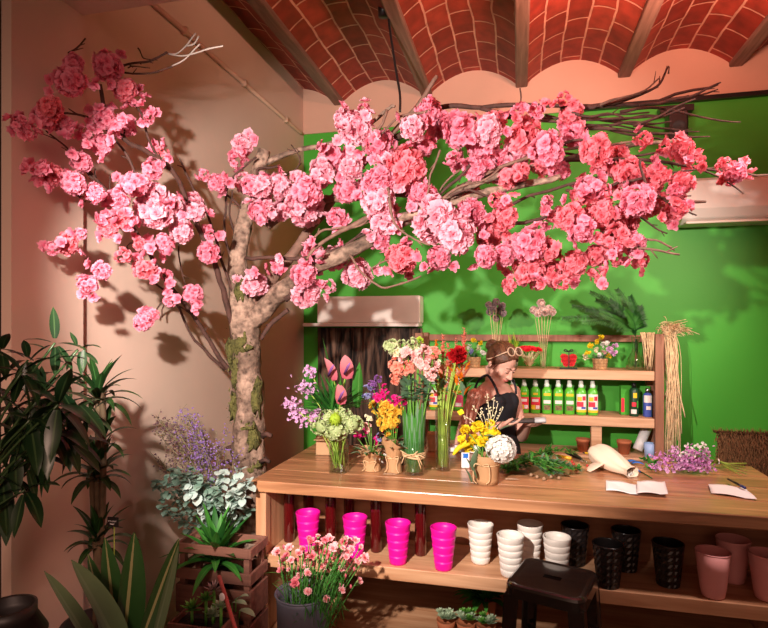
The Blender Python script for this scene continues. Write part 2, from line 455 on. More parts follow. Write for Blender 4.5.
for x in (CXL, CXR-.05):
    mb = MB(); mb.box((x, CY0, 0), (x+.05, CY0+.05, CZ-.05)); mb.box((x+.006, CY0+.05, 0), (x+.046, CY1-.02, CZ-.05))
    mb.build('side_panel', M_ctrv, t, smooth=False, world=True, bev=.003)
BPY = 2.66
mb = MB(); mb.box((CXL+.05, CY0, .56), (CXR-.05, BPY, .615)); mb.build('shelf', M_ctr, t, smooth=False, world=True, bev=.003)
mb = MB(); mb.box((CXL+.05, CY0+.01, .20), (CXR-.05, CY1-.03, .255)); mb.build('shelf', M_ctr, t, smooth=False, world=True, bev=.003)
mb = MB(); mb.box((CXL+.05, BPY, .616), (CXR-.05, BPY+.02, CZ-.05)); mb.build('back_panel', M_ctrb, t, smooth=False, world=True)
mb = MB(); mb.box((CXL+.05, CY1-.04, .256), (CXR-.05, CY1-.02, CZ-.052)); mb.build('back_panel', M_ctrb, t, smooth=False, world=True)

# ================================================================== BACK SHELF UNIT
SY = 4.15
M_sh = wood('shelf_pine', (.46, .22, .11), (.68, .40, .24), 0, .6, fine=36)
M_shd = wood('shelf_post_timber', (.22, .085, .045), (.36, .16, .09), 2, .6, fine=30)
xl = at(423, 370, SY).x; xr0 = at(655, 400, SY).x; xr1 = at(664, 400, SY).x
US = 1.333; LS = 1.008
t = thing('wall_shelf_unit', 'timber shelf unit against the green wall holding bottles and dried flowers', 'shelf unit', V((.1, SY+.15, 0)))
mb = MB(); mb.box((xl, SY, US-.065), (xr0-.002, YW-.03, US)); mb.build('shelf', M_sh, t, smooth=False, world=True, bev=.004)
mb = MB(); mb.box((xl, SY, LS-.065), (xr0-.002, YW-.03, LS)); mb.build('shelf', M_sh, t, smooth=False, world=True, bev=.004)
mb = MB(); mb.box((xl, YW-.06, 1.525), (xr0-.002, YW-.02, 1.575)); mb.build('rail', M_shd, t, smooth=False, world=True, bev=.003)
for ya, yb in ((SY-.01, SY+.05), (YW-.09, YW-.03)):
    mb = MB(); mb.box((xr0, ya, 0), (xr1, yb, 1.59)); mb.build('post', M_shd, t, smooth=False, world=True, bev=.003)
    mb = MB(); mb.box((xl-.06, ya, 0), (xl-.002, yb, 1.59)); mb.build('post', M_shd, t, smooth=False, world=True, bev=.003)
xm = at(596, 440, SY+.05).x
mb = MB(); mb.box((xm-.035, SY+.02, 0), (xm+.035, SY+.09, LS-.066)); mb.build('post', M_sh, t, smooth=False, world=True, bev=.003)
# ================================================================== BLOSSOM TREE
def treemat():
    m = bpy.data.materials.new('tree_bark'); m.use_nodes = True
    nt = m.node_tree; b = nt.nodes['Principled BSDF']; L = nt.links.new; N = nt.nodes.new
    tc = N('ShaderNodeTexCoord')
    n1 = N('ShaderNodeTexNoise'); n1.inputs['Scale'].default_value = 34; n1.inputs['Detail'].default_value = 6; L(tc.outputs['Object'], n1.inputs['Vector'])
    n2 = N('ShaderNodeTexNoise'); n2.inputs['Scale'].default_value = 9; n2.inputs['Detail'].default_value = 4; L(tc.outputs['Object'], n2.inputs['Vector'])
    r1 = N('ShaderNodeValToRGB'); e = r1.color_ramp.elements; e[0].position = .3; e[0].color = (.10, .06, .045, 1); e[1].position = .62; e[1].color = (.40, .275, .215, 1)
    r2 = N('ShaderNodeValToRGB'); e = r2.color_ramp.elements; e[0].position = .35; e[0].color = (.45, .40, .36, 1); e[1].position = .62; e[1].color = (1.1, 1.05, 1, 1)
    L(n1.outputs['Fac'], r1.inputs['Fac']); L(n2.outputs['Fac'], r2.inputs['Fac'])
    mx = N('ShaderNodeMix'); mx.data_type = 'RGBA'; mx.blend_type = 'MULTIPLY'; mx.inputs['Factor'].default_value = 1
    L(r1.outputs['Color'], mx.inputs['A']); L(r2.outputs['Color'], mx.inputs['B']); L(mx.outputs['Result'], b.inputs['Base Color'])
    b.inputs['Roughness'].default_value = .85
    bp = N('ShaderNodeBump'); bp.inputs['Strength'].default_value = .9; bp.inputs['Distance'].default_value = .012
    L(n1.outputs['Fac'], bp.inputs['Height']); L(bp.outputs['Normal'], b.inputs['Normal'])
    return m
M_tbark = treemat()
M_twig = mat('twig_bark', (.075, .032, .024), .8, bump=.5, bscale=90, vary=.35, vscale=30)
M_twigl = mat('lit_twig_bark', (.19, .10, .072), .75, bump=.4, bscale=90, vary=.3, vscale=30)  # lit copy of the twig bark, the light put into its colour
M_moss = mat('moss', (.12, .11, .03), .95, bump=1, bscale=120, vary=.45, vscale=40)
M_twigw = mat('lit_tip_bark', (.40, .32, .28), .7, vary=.1, vscale=30)  # bark of the strongly lit tips, the glare put into its colour
TB = at(250, 470, 2.7); TB.z = 0
tree = thing('blossom_tree', 'tall artificial tree with pink cherry blossoms arching over the counter', 'tree', TB)
def path(pts, Y=2.7, yj=0):
    out = []
    for p in pts: out.append(at(p[0], p[1], p[2] if len(p) > 2 else Y))
    return out
trunk = [V((TB.x, 2.7, 0)), V((TB.x+.01, 2.7, .3)), V((TB.x-.01, 2.7, .6))]+path([(249, 470), (248, 440), (250, 405), (247, 370), (246, 340), (243, 312), (240, 285), (238, 258), (245, 220), (254, 188), (264, 150)])
tr = [.125, .105, .095, .086, .085, .076, .074, .072, .076, .058, .046, .044, .040, .034]
mb = MB(); tp = curve(trunk, 5)
rr = [lerp(tr[int(i/5)], tr[min(len(tr)-1, int(i/5)+1)], (i % 5)/5) for i in range(len(tp))]
mb.tube(tp, rr, 18, wob=.28); 
mb.build('trunk', M_tbark, tree, world=True)
for px, py, rx, ry in ((252, 424, .05, .02), (258, 436, .03, .06), (242, 372, .025, .09), (247, 344, .05, .05), (262, 395, .018, .08), (254, 464, .06, .03), (239, 405, .018, .07), (236, 350, .018, .06), (246, 290, .03, .05)):
    mb = MB(); c0 = at(px, py, 2.7)+V((0, -.05, 0))
    mb.ball(c0, (rx, .034, ry), 14, jit=1.1)
    for k in range(int(14+rx*ry*9000)):
        p = c0+V((R.gauss(0, rx*.7), -.02+R.uniform(-.012, .012), R.gauss(0, ry*.8)))
        mb.leaf(p, rvec()+V((0, -.6, -.2)), R.uniform(.012, .03), .007, 1, seg=2)
    mb.build('moss', M_moss, tree, world=True)
for px, py, s in ((268, 436, 1), (266, 462, 1), (231, 450, -1), (229, 464, -1)):
    mb = MB()
    p = at(px-s*5, py, 2.66); mb.tube([p, p+V((s*.03, -.01, .015)), p+V((s*.055, -.015, .005))], [.016, .012, .010], 6, wob=.4)
    mb.build('cut_stub', M_twig, tree, world=True)

limbs = [  # (points (px,py,Y)), start radius, end radius, material
 ([(246, 326, 2.7), (266, 308, 2.68), (290, 284, 2.62), (322, 263, 2.56), (362, 246, 2.54), (402, 220, 2.56), (440, 206, 2.58), (500, 190, 2.6), (560, 176, 2.6)], .062, .013, 0),
 ([(252, 305, 2.72), (285, 262, 2.76), (318, 218, 2.8), (345, 182, 2.8), (378, 150, 2.74), (412, 112, 2.68), (437, 76, 2.66)], .036, .009, 1),
 ([(258, 168, 2.7), (275, 158, 2.72), (302, 151, 2.74), (340, 140, 2.74), (372, 122, 2.7), (395, 106, 2.66)], .018, .008, 0),
 ([(268, 226, 2.74), (300, 202, 2.72), (345, 198, 2.7), (398, 195, 2.66), (445, 200, 2.62), (480, 205, 2.6)], .024, .012, 1),
 ([(395, 222, 2.56), (412, 214, 2.5), (432, 204, 2.48)], .022, .020, 0),
 ([(400, 222, 2.56), (470, 186, 2.62), (540, 165, 2.66), (620, 148, 2.7), (690, 140, 2.74)], .022, .007, 0),
 ([(378, 150, 2.74), (420, 122, 2.78), (440, 109, 2.8), (480, 107, 2.8), (560, 106, 2.8), (640, 104, 2.8), (718, 84, 2.8)], .020, .006, 2),
]
TW = [  # twigs
 ([(560, 106), (600, 106), (640, 94), (658, 84), (668, 67)], 2.78, .011, .004), ([(600, 105), (622, 98), (645, 90), (660, 78)], 2.72, .007, .003),
 ([(620, 112), (660, 108), (700, 118), (740, 123)], 2.74, .008, .003), ([(640, 105), (680, 98), (706, 88), (720, 82)], 2.7, .008, .003), ([(665, 100), (700, 95), (716, 91)], 2.75, .005, .003),
 ([(570, 126), (620, 130), (670, 134), (710, 137)], 2.74, .010, .003), ([(560, 112), (620, 122), (660, 128), (700, 131)], 2.8, .009, .003),
 ([(560, 160), (640, 160), (700, 168), (768, 175)], 2.62, .010, .004), ([(700, 168), (725, 180), (743, 194)], 2.62, .005, .003),
 ([(600, 190), (650, 196), (690, 201), (707, 201)], 2.55, .009, .005), ([(640, 185), (670, 205), (696, 216)], 2.5, .005, .003), ([(620, 205), (650, 225), (668, 233)], 2.55, .005, .003),
 ([(600, 232), (640, 240), (660, 240), (672, 247)], 2.55, .006, .004), ([(615, 246), (650, 250), (680, 254)], 2.5, .006, .004),
 ([(640, 160), (646, 190), (648, 210)], 2.5, .006, .003), ([(500, 225), (560, 212), (640, 170)], 2.6, .01, .006), ([(470, 225), (530, 195), (600, 178)], 2.64, .010, .006),
 ([(440, 200), (490, 172), (560, 150), (640, 142)], 2.6, .011, .005), ([(480, 108), (540, 122), (600, 118), (660, 116)], 2.7, .010, .004), ([(470, 118), (560, 118), (650, 112)], 2.74, .009, .004),
 ([(520, 88), (521, 100), (517, 108)], 2.72, .004, .003), ([(668, 66), (668, 74)], 2.78, .002, .004),
 ([(387, 110), (372, 140), (345, 172)], 2.6, .008, .005), ([(430, 110), (402, 116), (388, 128), (372, 142)], 2.6, .006, .004),
 ([(388, 188), (392, 212), (402, 230), (430, 246)], 2.42, .007, .004), ([(440, 150), (432, 175), (425, 200)], 2.5, .006, .004), ([(470, 165), (450, 185), (428, 205), (415, 215)], 2.52, .008, .005),
 ([(460, 170), (445, 182), (440, 190)], 2.5, .005, .003), ([(432, 205), (455, 188), (480, 182), (500, 168)], 2.5, .007, .004), ([(500, 200), (470, 190), (450, 195)], 2.5, .006, .004),
 ([(382, 212), (340, 232), (320, 245), (308, 260)], 2.5, .012, .007), ([(245, 258), (280, 258), (310, 258), (336, 248), (372, 230)], 2.56, .010, .007), ([(312, 240), (325, 230), (360, 225), (372, 212)], 2.5, .007, .004),
 ([(370, 282), (382, 288), (396, 286), (420, 275)], 2.5, .006, .004), ([(350, 255), (362, 272), (374, 282)], 2.5, .006, .004), ([(372, 268), (385, 262), (410, 258)], 2.5, .004, .003),
 ([(288, 310), (270, 325), (262, 340)], 2.6, .012, .010), ([(285, 300), (310, 270), (345, 258)], 2.6, .014, .008),
 # left crown
 ([(238, 384, 2.68), (215, 350, 2.6), (195, 318, 2.5), (168, 283, 2.35), (140, 238, 2.1), (120, 205, 1.98), (96, 178, 1.86), (86, 165, 1.8)], 2.5, .012, .006),
 ([(236, 345, 2.68), (226, 300, 2.6), (214, 262, 2.5), (196, 222, 2.35), (184, 192, 2.25), (170, 168, 2.15), (146, 152, 2.05), (124, 138, 1.95), (110, 118, 1.9), (100, 85, 1.85)], 2.5, .016, .007),
 ([(170, 168, 2.15), (160, 158, 2.12), (150, 140, 2.05), (145, 120, 2.02), (139, 108, 2.0)], 2.1, .007, .004),
 ([(140, 184, 2.0), (130, 160, 1.96), (110, 135, 1.9), (95, 118, 1.86), (60, 114, 1.75)], 2.0, .006, .004),
 ([(94, 180, 1.86), (72, 155, 1.8), (46, 130, 1.72)], 1.8, .005, .003), ([(62, 54), (72, 50), (86, 38)], 1.86, .004, .003),
 ([(112, 74), (130, 63), (150, 62), (166, 53)], 1.95, .005, .004), ([(118, 72), (150, 73), (172, 66)], 1.95, .004, .003), ([(128, 68), (148, 67)], 1.93, .003, .002), ([(138, 48), (143, 58), (152, 60)], 1.95, .003, .002),
 ([(238, 310, 2.68), (222, 260, 2.6), (208, 215, 2.5), (190, 180, 2.4), (178, 160, 2.3)], 2.5, .009, .004), ([(237, 290, 2.68), (226, 240, 2.66), (226, 205, 2.62), (232, 178, 2.6), (256, 158, 2.6)], 2.6, .008, .005),
 ([(242, 255, 2.7), (230, 215, 2.66), (232, 190, 2.6)], 2.6, .007, .004), ([(246, 215, 2.7), (238, 205, 2.65), (224, 193, 2.6)], 2.65, .008, .005), ([(178, 242, 2.3), (180, 262, 2.35), (186, 285, 2.4)], 2.35, .004, .003),
 ([(112, 205), (110, 190), (108, 175)], 2.0, .004, .003), ([(113, 196), (118, 182), (122, 176)], 2.0, .003, .002), ([(95, 230), (118, 215), (140, 218)], 2.1, .004, .003), ([(105, 262), (125, 245), (150, 240)], 2.2, .004, .003),
 ([(155, 315), (165, 300), (185, 300)], 2.4, .004, .003), ([(262, 190), (258, 170), (270, 168), (280, 165)], 2.66, .008, .005), ([(258, 222), (270, 208), (300, 190)], 2.68, .010, .006), ([(195, 318), (170, 302), (150, 318)], 2.45, .004, .003), ([(225, 370, 2.66), (195, 340, 2.55), (172, 300, 2.45), (130, 262, 2.2)], 2.5, .009, .004),
 ([(276, 178), (292, 172), (300, 160), (290, 145)], 2.62, .004, .003), ([(344, 118), (352, 140), (360, 158)], 2.6, .006, .004), ([(60, 178), (76, 195), (98, 198)], 1.86, .004, .003),
]
for n, (pts, r0, r1, mi) in enumerate(limbs):
    q = curve(path(pts), 5); k = len(q)
    for i in range(2, k-1): q[i] = q[i]+V((noise.noise(q[i]*6+V((n, 0, 0))), noise.noise(q[i]*6+V((0, n, 4))), noise.noise(q[i]*6+V((0, 9, n)))))*.018
    mb = MB(); mb.tube(q, [lerp(r0, r1, (i/(k-1))**.7) for i in range(k)], 12, wob=.3)
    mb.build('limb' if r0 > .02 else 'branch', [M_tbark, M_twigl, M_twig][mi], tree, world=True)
for n, (pts, Y, r0, r1) in enumerate(TW):
    q = curve(path(pts, Y), 4); k = len(q)
    for i in range(1, k): q[i] = q[i]+V((noise.noise(q[i]*11+V((n, 0, 0))), noise.noise(q[i]*11+V((0, n, 4))), noise.noise(q[i]*11+V((0, 9, n)))))*.012
    for v in q: v.x = max(v.x, -1.735)
    mb = MB(); mb.tube(q, [lerp(r0, r1, i/(k-1))*(1+.25*noise.noise(q[i]*60)) for i in range(k)], 7)
    for i in range(2, k-1, 2):
        if R.random() < .6:
            d = (q[i+1]-q[i]).normalized()+rvec()*.7
            mb.tube([q[i], q[i]+d.normalized()*R.uniform(.015, .05)], [r1*.9, r1*.5], 5)
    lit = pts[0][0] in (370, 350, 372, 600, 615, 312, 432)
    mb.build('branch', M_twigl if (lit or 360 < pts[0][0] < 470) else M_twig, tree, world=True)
# more bare twigs fanning out to the right
for n in range(16):
    px = R.uniform(540, 640); py = R.uniform(104, 200); L_ = R.uniform(50, 110); ang = R.uniform(-.35, .25); Y = R.uniform(2.55, 2.85)
    pts = [(px+L_*t, py+L_*t*math.tan(ang)+R.uniform(-3, 3)) for t in (0, .35, .7, 1)]
    q = curve(path(pts, Y), 3); mb = MB(); mb.tube(q, [lerp(.007, .003, i/(len(q)-1)) for i in range(len(q))], 6); mb.build('branch', M_twig, tree, world=True)
for pts in ([(166, 53), (176, 54), (186, 46), (192, 38), (196, 33)], [(168, 54), (182, 56), (196, 53), (208, 49), (223, 46)], [(186, 46), (194, 44), (199, 36)], [(172, 66), (184, 60), (194, 50), (200, 44)]):
    q = curve(path(pts, 1.97), 3); mb = MB(); mb.tube(q, [.0032*(1+.3*noise.noise(v*80)) for v in q], 6); tag(mb.build('bare_twig', M_twigw, tree, world=True), 'bare twig tip coloured as brightly lit')

# --- blossom clusters
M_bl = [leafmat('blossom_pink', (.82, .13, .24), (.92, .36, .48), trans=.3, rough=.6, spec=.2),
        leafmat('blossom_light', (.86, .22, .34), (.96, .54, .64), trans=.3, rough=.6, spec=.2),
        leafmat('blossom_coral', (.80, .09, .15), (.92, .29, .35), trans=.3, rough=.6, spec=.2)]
def cluster_mb(nf, seed):
    r = random.Random(seed); mb = MB(); st = V((1, r.uniform(.75, 1), r.uniform(.8, 1.05)))
    for k in range(nf):
        z = 1-2*(k+.5)/nf; t = k*2.39996+r.uniform(-.3, .3); q = math.sqrt(1-z*z)
        d = V((q*math.cos(t), q*math.sin(t), z)); p = V((d.x*st.x, d.y*st.y, d.z*st.z))*r.uniform(.42, .72)
        mb.flower(p, (d+rvec(r)*.35), r.uniform(.29, .38), layers=((6, 1.45, 1), (5, 1.0, .85), (4, .45, .6)), wid=.95, cup=.18, jit=.2, rr=r)
    return mb
protos = {}
def cluster_mesh(kind, var, small):
    key = (kind, var, small)
    if key not in protos:
        o = cluster_mb(10 if small else 28, var*7+3+small).build('blossom_cluster', M_bl[kind]); protos[key] = o.data; bpy.data.objects.remove(o)
    return protos[key]
BL = """108,66,17 70,80,19 73,64,12 125,90,15 135,98,10 51,108,14 44,118,14 20,125,11 30,132,10 64,125,13 105,118,14 125,125,14 88,132,10 149,118,8 102,145,13 81,162,13 51,176,14 37,170,9 73,183,15 95,193,12 152,169,13 161,152,9 135,184,16 156,195,16 118,200,13 169,206,15 193,203,12 217,183,11 203,175,9 242,146,12 237,161,10 252,185,12 67,245,13 52,248,10 80,234,9 102,271,11 88,285,12 123,255,10 144,269,13 166,275,9 163,243,12 140,245,9 154,211,22 119,218,15 108,229,12 182,232,14 194,210,14 208,253,13 210,236,8 193,294,13 170,301,10 143,322,12 153,315,9
260,186,13 244,181,10 280,186,13 263,207,13 355,128,19 364,109,8 344,118,11 333,160,18 322,172,14 307,190,18 304,205,20 351,168,13 380,146,18 377,182,18 406,168,22 428,110,13 413,128,14 439,124,16 424,146,11 459,131,18 482,142,22 492,124,15 453,158,9 475,168,14 420,193,14 380,200,18 306,209,20 260,211,12 280,211,11 338,218,12 255,284,14 275,267,10 304,275,14 306,293,17 313,253,11 333,258,15 358,275,16 329,286,9 347,190,14 377,202,20 382,220,15 380,240,12 402,258,17 435,220,27 424,202,18 457,235,22 439,258,14 490,235,16 486,257,13 471,213,16
487,131,16 491,165,20 525,139,20 547,150,18 544,161,16 514,158,16 570,116,12 574,135,14 596,150,17 615,161,18 630,172,17 645,139,9 517,112,9 536,109,9 589,188,14 581,199,9 604,191,10 547,202,9 682,150,13 667,146,8 697,161,9 735,172,12 724,165,8 682,184,13 656,176,14 637,202,18 675,191,10 660,199,9 564,99,9 487,236,12 529,244,20 529,268,17 551,274,14 574,264,15 547,223,9 570,217,16 581,229,16 600,214,17 619,221,20 615,240,16 596,255,13 634,244,14 641,260,10 615,259,10 598,277,8 649,206,14 671,214,11 682,210,8 495,200,10 562,282,9 505,217,14 508,180,12 520,172,11 560,170,11 470,190,11 505,255,12 545,250,14 512,282,9 536,284,9"""
items = [tuple(map(float, w.split(','))) for w in BL.split()]
def treeY(px, py):
    if px < 250:
        ks = [(15, 1.50), (60, 1.66), (110, 1.85), (160, 2.12), (200, 2.38), (250, 2.66)]
        for (a, ya), (b_, yb) in zip(ks, ks[1:]):
            if px <= b_: return lerp(ya, yb, max(0, (px-a)/(b_-a)))+R.uniform(-.05, .03)
    return 2.58+R.uniform(-.16, .14)
items.sort(key=lambda t: -t[2])
rest = MB()
for n, (px, py, r) in enumerate(items):
    Y = treeY(px, py)
    p = at(px, py, Y); s = r*mpp(px, Y)*(1.06 if px < 235 else 1.19)
    if px > 560 or (px > 480 and py > 190): kind = R.choice((2, 2, 0))  # tone by region: mostly lighting put into the petal colour, some true variety
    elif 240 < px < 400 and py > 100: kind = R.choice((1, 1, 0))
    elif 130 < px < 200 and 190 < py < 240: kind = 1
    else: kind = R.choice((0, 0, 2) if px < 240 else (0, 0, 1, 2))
    small = r < 10.5
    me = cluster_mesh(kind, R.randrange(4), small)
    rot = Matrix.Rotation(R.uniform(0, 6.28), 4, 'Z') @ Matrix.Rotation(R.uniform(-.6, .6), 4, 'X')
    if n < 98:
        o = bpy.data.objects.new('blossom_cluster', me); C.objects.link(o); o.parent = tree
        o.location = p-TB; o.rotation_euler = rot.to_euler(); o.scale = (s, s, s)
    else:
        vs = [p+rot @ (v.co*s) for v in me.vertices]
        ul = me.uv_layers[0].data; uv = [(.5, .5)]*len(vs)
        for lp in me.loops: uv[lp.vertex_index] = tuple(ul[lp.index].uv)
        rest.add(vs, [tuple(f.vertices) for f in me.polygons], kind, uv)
# loose single blossoms filling the gaps between the clusters
for n in range(480):
    px, py, r = R.choice(items)
    a = R.uniform(0, 6.28); q = r*R.uniform(.8, 1.35)
    Y = treeY(px, py); p = at(px+q*math.cos(a), py+q*math.sin(a)*.9, Y)
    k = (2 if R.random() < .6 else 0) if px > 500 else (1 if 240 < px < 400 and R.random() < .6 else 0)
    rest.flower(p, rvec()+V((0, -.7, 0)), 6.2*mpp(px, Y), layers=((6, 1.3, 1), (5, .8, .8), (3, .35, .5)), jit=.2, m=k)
tag(rest.build('small_blossom', M_bl, tree, world=True), kind='stuff')
# ================================================================== ON THE COUNTER
def thin_glass(name, tint, refl=.10):
    """thin walled glass: mostly lets light straight through, mirrors a little, more at grazing angles"""
    m = bpy.data.materials.new(name); m.use_nodes = True; nt = m.node_tree; N = nt.nodes.new; L = nt.links.new
    tr = N('ShaderNodeBsdfTransparent'); tr.inputs[0].default_value = (*tint, 1)
    gl = N('ShaderNodeBsdfGlossy'); gl.inputs['Roughness'].default_value = .03
    lw = N('ShaderNodeLayerWeight'); lw.inputs['Blend'].default_value = .35
    mu = N('ShaderNodeMath'); mu.operation = 'MULTIPLY_ADD'; mu.inputs[1].default_value = .45; mu.inputs[2].default_value = refl*.5; L(lw.outputs['Facing'], mu.inputs[0])
    ms = N('ShaderNodeMixShader'); L(mu.outputs[0], ms.inputs[0]); L(tr.outputs[0], ms.inputs[1]); L(gl.outputs[0], ms.inputs[2])
    L(ms.outputs[0], nt.nodes['Material Output'].inputs['Surface']); return m
M_glass = thin_glass('clear_glass', (.95, .98, .95)); M_water = thin_glass('water', (.90, .95, .88), .05)
M_stem = mat('stem_green', (.10, .26, .03), .5, vary=.35, vscale=20)
M_steml = mat('pale_stem', (.30, .42, .06), .5, vary=.3, vscale=20)
M_leaf = leafmat('leaf_green', (.03, .16, .02), (.06, .26, .035), (.10, .30, .06))
M_leafd = leafmat('leaf_dark', (.012, .07, .014), (.025, .13, .02))
M_leafs = leafmat('leaf_sage', (.10, .22, .12), (.20, .33, .20))
M_kraft = mat('kraft_paper', (.46, .25, .12), .75, bump=.12, bscale=30, vary=.08)
M_raffia = mat('raffia', (.66, .44, .24), .7, vary=.2, vscale=30)
M_paper = mat('white_paper', (.82, .78, .78), .6, bump=.05)
def fm(name, a, b): return leafmat(name, a, b, trans=.25, rough=.6, spec=.2)
M_f = dict(pinkp=fm('petal_pale_pink', (.90, .38, .40), (.95, .62, .58)), coral=fm('petal_coral', (.85, .18, .12), (.92, .38, .28)), cream=fm('petal_cream', (.80, .70, .40), (.90, .82, .62)),
  mag=fm('petal_magenta', (.72, .01, .18), (.88, .03, .32)), yel=fm('petal_yellow', (.86, .56, .01), (.92, .74, .03)), gold=fm('petal_gold', (.82, .42, .02), (.90, .60, .08)), lilac=fm('petal_lilac', (.55, .22, .50), (.78, .50, .72)),
  red=fm('petal_red', (.35, .005, .01), (.52, .01, .015)), brt=fm('petal_bright_red', (.75, .01, .03), (.85, .03, .05)), org=fm('petal_orange', (.80, .16, .01), (.90, .34, .02)), white=fm('petal_white', (.75, .72, .66), (.88, .86, .82)),
  lime=fm('petal_lime', (.30, .50, .03), (.50, .66, .06)), hyd=fm('petal_green_white', (.26, .38, .10), (.62, .68, .38)), purp=fm('petal_purple', (.20, .06, .28), (.34, .14, .42)), rose=fm('petal_anthurium', (.55, .10, .15), (.80, .30, .33)), blue=fm('petal_blue', (.25, .25, .55), (.42, .40, .70)), violet=fm('petal_violet', (.50, .14, .46), (.74, .36, .66)))
def lance(t): return max(.03, math.sin(PI*min(1, .12+t*.88))**.9)
def strap(t): return min(1, .55+t*2)*(1-max(0, t-.6)/.4)**.8 if t < 1 else .02

def put(bq, name, mats, fn, **k):
    mb = MB(); fn(mb); return mb.build(name, mats, bq, world=True, **k)
def stems(bq, base, heads, r=.0025, mat_=None, spread=.02, name='stem'):
    for h in heads:
        b = base+V((R.uniform(-spread, spread), R.uniform(-spread, spread), 0)); mid = lerp(b, h, .55)+V((-(h.x-b.x)*.25, -(h.y-b.y)*.25, 0))
        mb = MB(); mb.tube(curve([b, mid, h], 4), r, 6); mb.build(name, mat_ or M_stem, bq, world=True)
def vase(name, label, base, prof, n=28, group=None, mat_=None, water=None, sq=0, cat='vase'):
    t = thing(name, label, cat, base, group=group)
    mb = MB(); mb.lathe(prof+[(r-.0035, max(z, .008)) for r, z in reversed(prof)], n, cap0=True, cap1=True, sq=sq); mb.build('body', mat_ or M_glass, t, smooth=not sq)
    if water:
        mb = MB(); r0 = prof[0][0]-.004; r1 = water[1]-.0045
        mb.lathe([(r0, .009), (r1, water[0])], n, cap1=True, sq=sq); mb.build('water', M_water, t, smooth=not sq)
    return t

# 1 hydrangea and anthurium bouquet -------------------------------------------------
b = onz(339, 472, CZ); Y = b.y
vase('glass_vase', 'straight clear glass vase with anthurium bouquet, leftmost on the counter', b+V((0, 0, .001)), [(.040, 0), (.042, .01), (.042, .16)], sq=6, water=(.10, .042))
bq = thing('mixed_bouquet', 'tall bouquet of pink anthuriums, green hydrangea and palm leaves at the counter left end', 'bouquet', b+V((0, 0, .02)))
s = mpp(339, Y)
heads = []
for px, py, w in ((305, 386, 13), (299, 412, 14), (318, 416, 11), (293, 405, 9), (311, 372, 7), (310, 420, 9)):
    c = at(px, py, Y+R.uniform(-.04, .04)); heads.append(c)
    def f(mb):
        for k in range(int(w*4.2)):
            p = c+V((R.gauss(0, w*s*.45), R.gauss(0, w*s*.35), R.gauss(0, w*s*.4)))
            mb.flower(p, rvec()+V((0, -.8, .2)), .0095, layers=((5, 1.2, 1),), wid=1.1, jit=.1)
    put(bq, 'lilac_floret_head', M_f['lilac'], f)
for px, py, w in ((322, 426, 11), (336, 430, 12), (352, 424, 11), (342, 416, 10), (328, 418, 9)):
    c = at(px, py, Y-.03+R.uniform(-.02, .02)); heads.append(c)
    def f(mb):
        mb.ball(c, w*s*.62, 12)
        for k in range(64):
            d = rvec(); p = c+V((d.x*w*s, d.y*w*s*.7, d.z*w*s*.8)); mb.flower(p, d, .0105, layers=((4, 1.3, 1),), wid=1.1, jit=.16)
    put(bq, 'hydrangea_head', M_f['hyd'], f)
def f(mb):
    c = at(335, 419, Y-.07)
    for k in range(130):
        d = rvec(); mb.leaf(c+d*.026, d, .012, .004, seg=2)
    mb.ball(c, .027, 12)
put(bq, 'green_ball_flower', M_f['lime'], f); 
for px, py, tilt, L_ in ((331, 368, -.5, .12), (347, 366, .15, .125), (341, 393, .1, .11)):
    c = at(px, py, Y-.05); heads.append(c)
    def f(mb):
        _p = c+V((0, -.01, L_*.55)); 
        mb.leaf(c+V((-.01*tilt, 0, -L_*.5)), V((tilt*.35, -.35, 1)), L_, L_*.52, .3, .6, 8, 0, lambda t: max(.04, math.sin(PI*min(1, t*.8+.2))**.7))
    put(bq, 'anthurium_spathe', M_f['rose'], f)
    put(bq, 'spadix', M_f['purp'], lambda mb: mb.tube([c+V((-.002, -.03, -.035)), c+V((.022, -.06, 0)), c+V((.038, -.075, .02))], [.006, .0065, .003], 8))
for px, py, dx, L_, w in ((322, 362, -.16, .24, .05), (361, 385, .05, .22, .06), (352, 404, .25, .18, .05), (333, 392, .0, .2, .045), (345, 398, .1, .16, .05), (325, 400, -.2, .16, .045)):
    c = at(px, py, Y+.02)
    put(bq, 'leaf', M_leaf, lambda mb: mb.leaf(c-V((dx*.3, 0, L_*.5)), V((dx, -.05, 1)), L_, w, .15, .4, 8, 0, lance))
for k in range(80):
    c = at(336, 414, Y)+V((R.gauss(0, .02), R.gauss(0, .02), 0)); a = R.uniform(-1.25, 1.1); L_ = R.uniform(.14, .24)
    if k % 2: a = -abs(a)
    put(bq, 'palm_leaflet', M_leafd if k % 3 == 0 else M_leaf, lambda mb: mb.leaf(c, V((math.sin(a), R.uniform(-.5, .3), math.cos(a)*.8+.15)), L_, .015, .55, .3, 5, 0, lance))
stems(bq, b+V((0, 0, .02)), heads[::1], .003, M_steml, .022)

# cardboard box behind
M_card = mat('cardboard', (.50, .30, .16), .8, vary=.06)
p = onz(327, 456, CZ)
t = thing('cardboard_box', 'small open cardboard box behind the anthurium vase', 'box', p+V((0, .06, .001)), .1)
mb = MB(); w, d, h = .07, .05, .10
for lo, hi in (((-w, -d, 0), (w, d, .003)), ((-w, -d, 0), (w, -d+.003, h)), ((-w, d-.003, 0), (w, d, h)), ((-w, -d, 0), (-w+.003, d, h)), ((w-.003, -d, 0), (w, d, h))): mb.box(lo, hi)
mb.build('carton', M_card, t, smooth=False)
mb = MB(); mb.box((-w, -d-.045, h-.012), (w, -d, h-.009)); mb.build('flap', M_card, t, smooth=False)
p = onz(437, 452, CZ)
mb = MB(); mb.box((-.06, -.045, 0), (.06, .045, .095)); mb.box((-.061, -.012, .094), (.061, .012, .0965))
tag(mb.build('cardboard_box', M_card, loc=p+V((0, .05, .001)), smooth=False, bev=.003, rz=.05), 'closed cardboard carton behind the two tall vases, left of the woman', 'box')

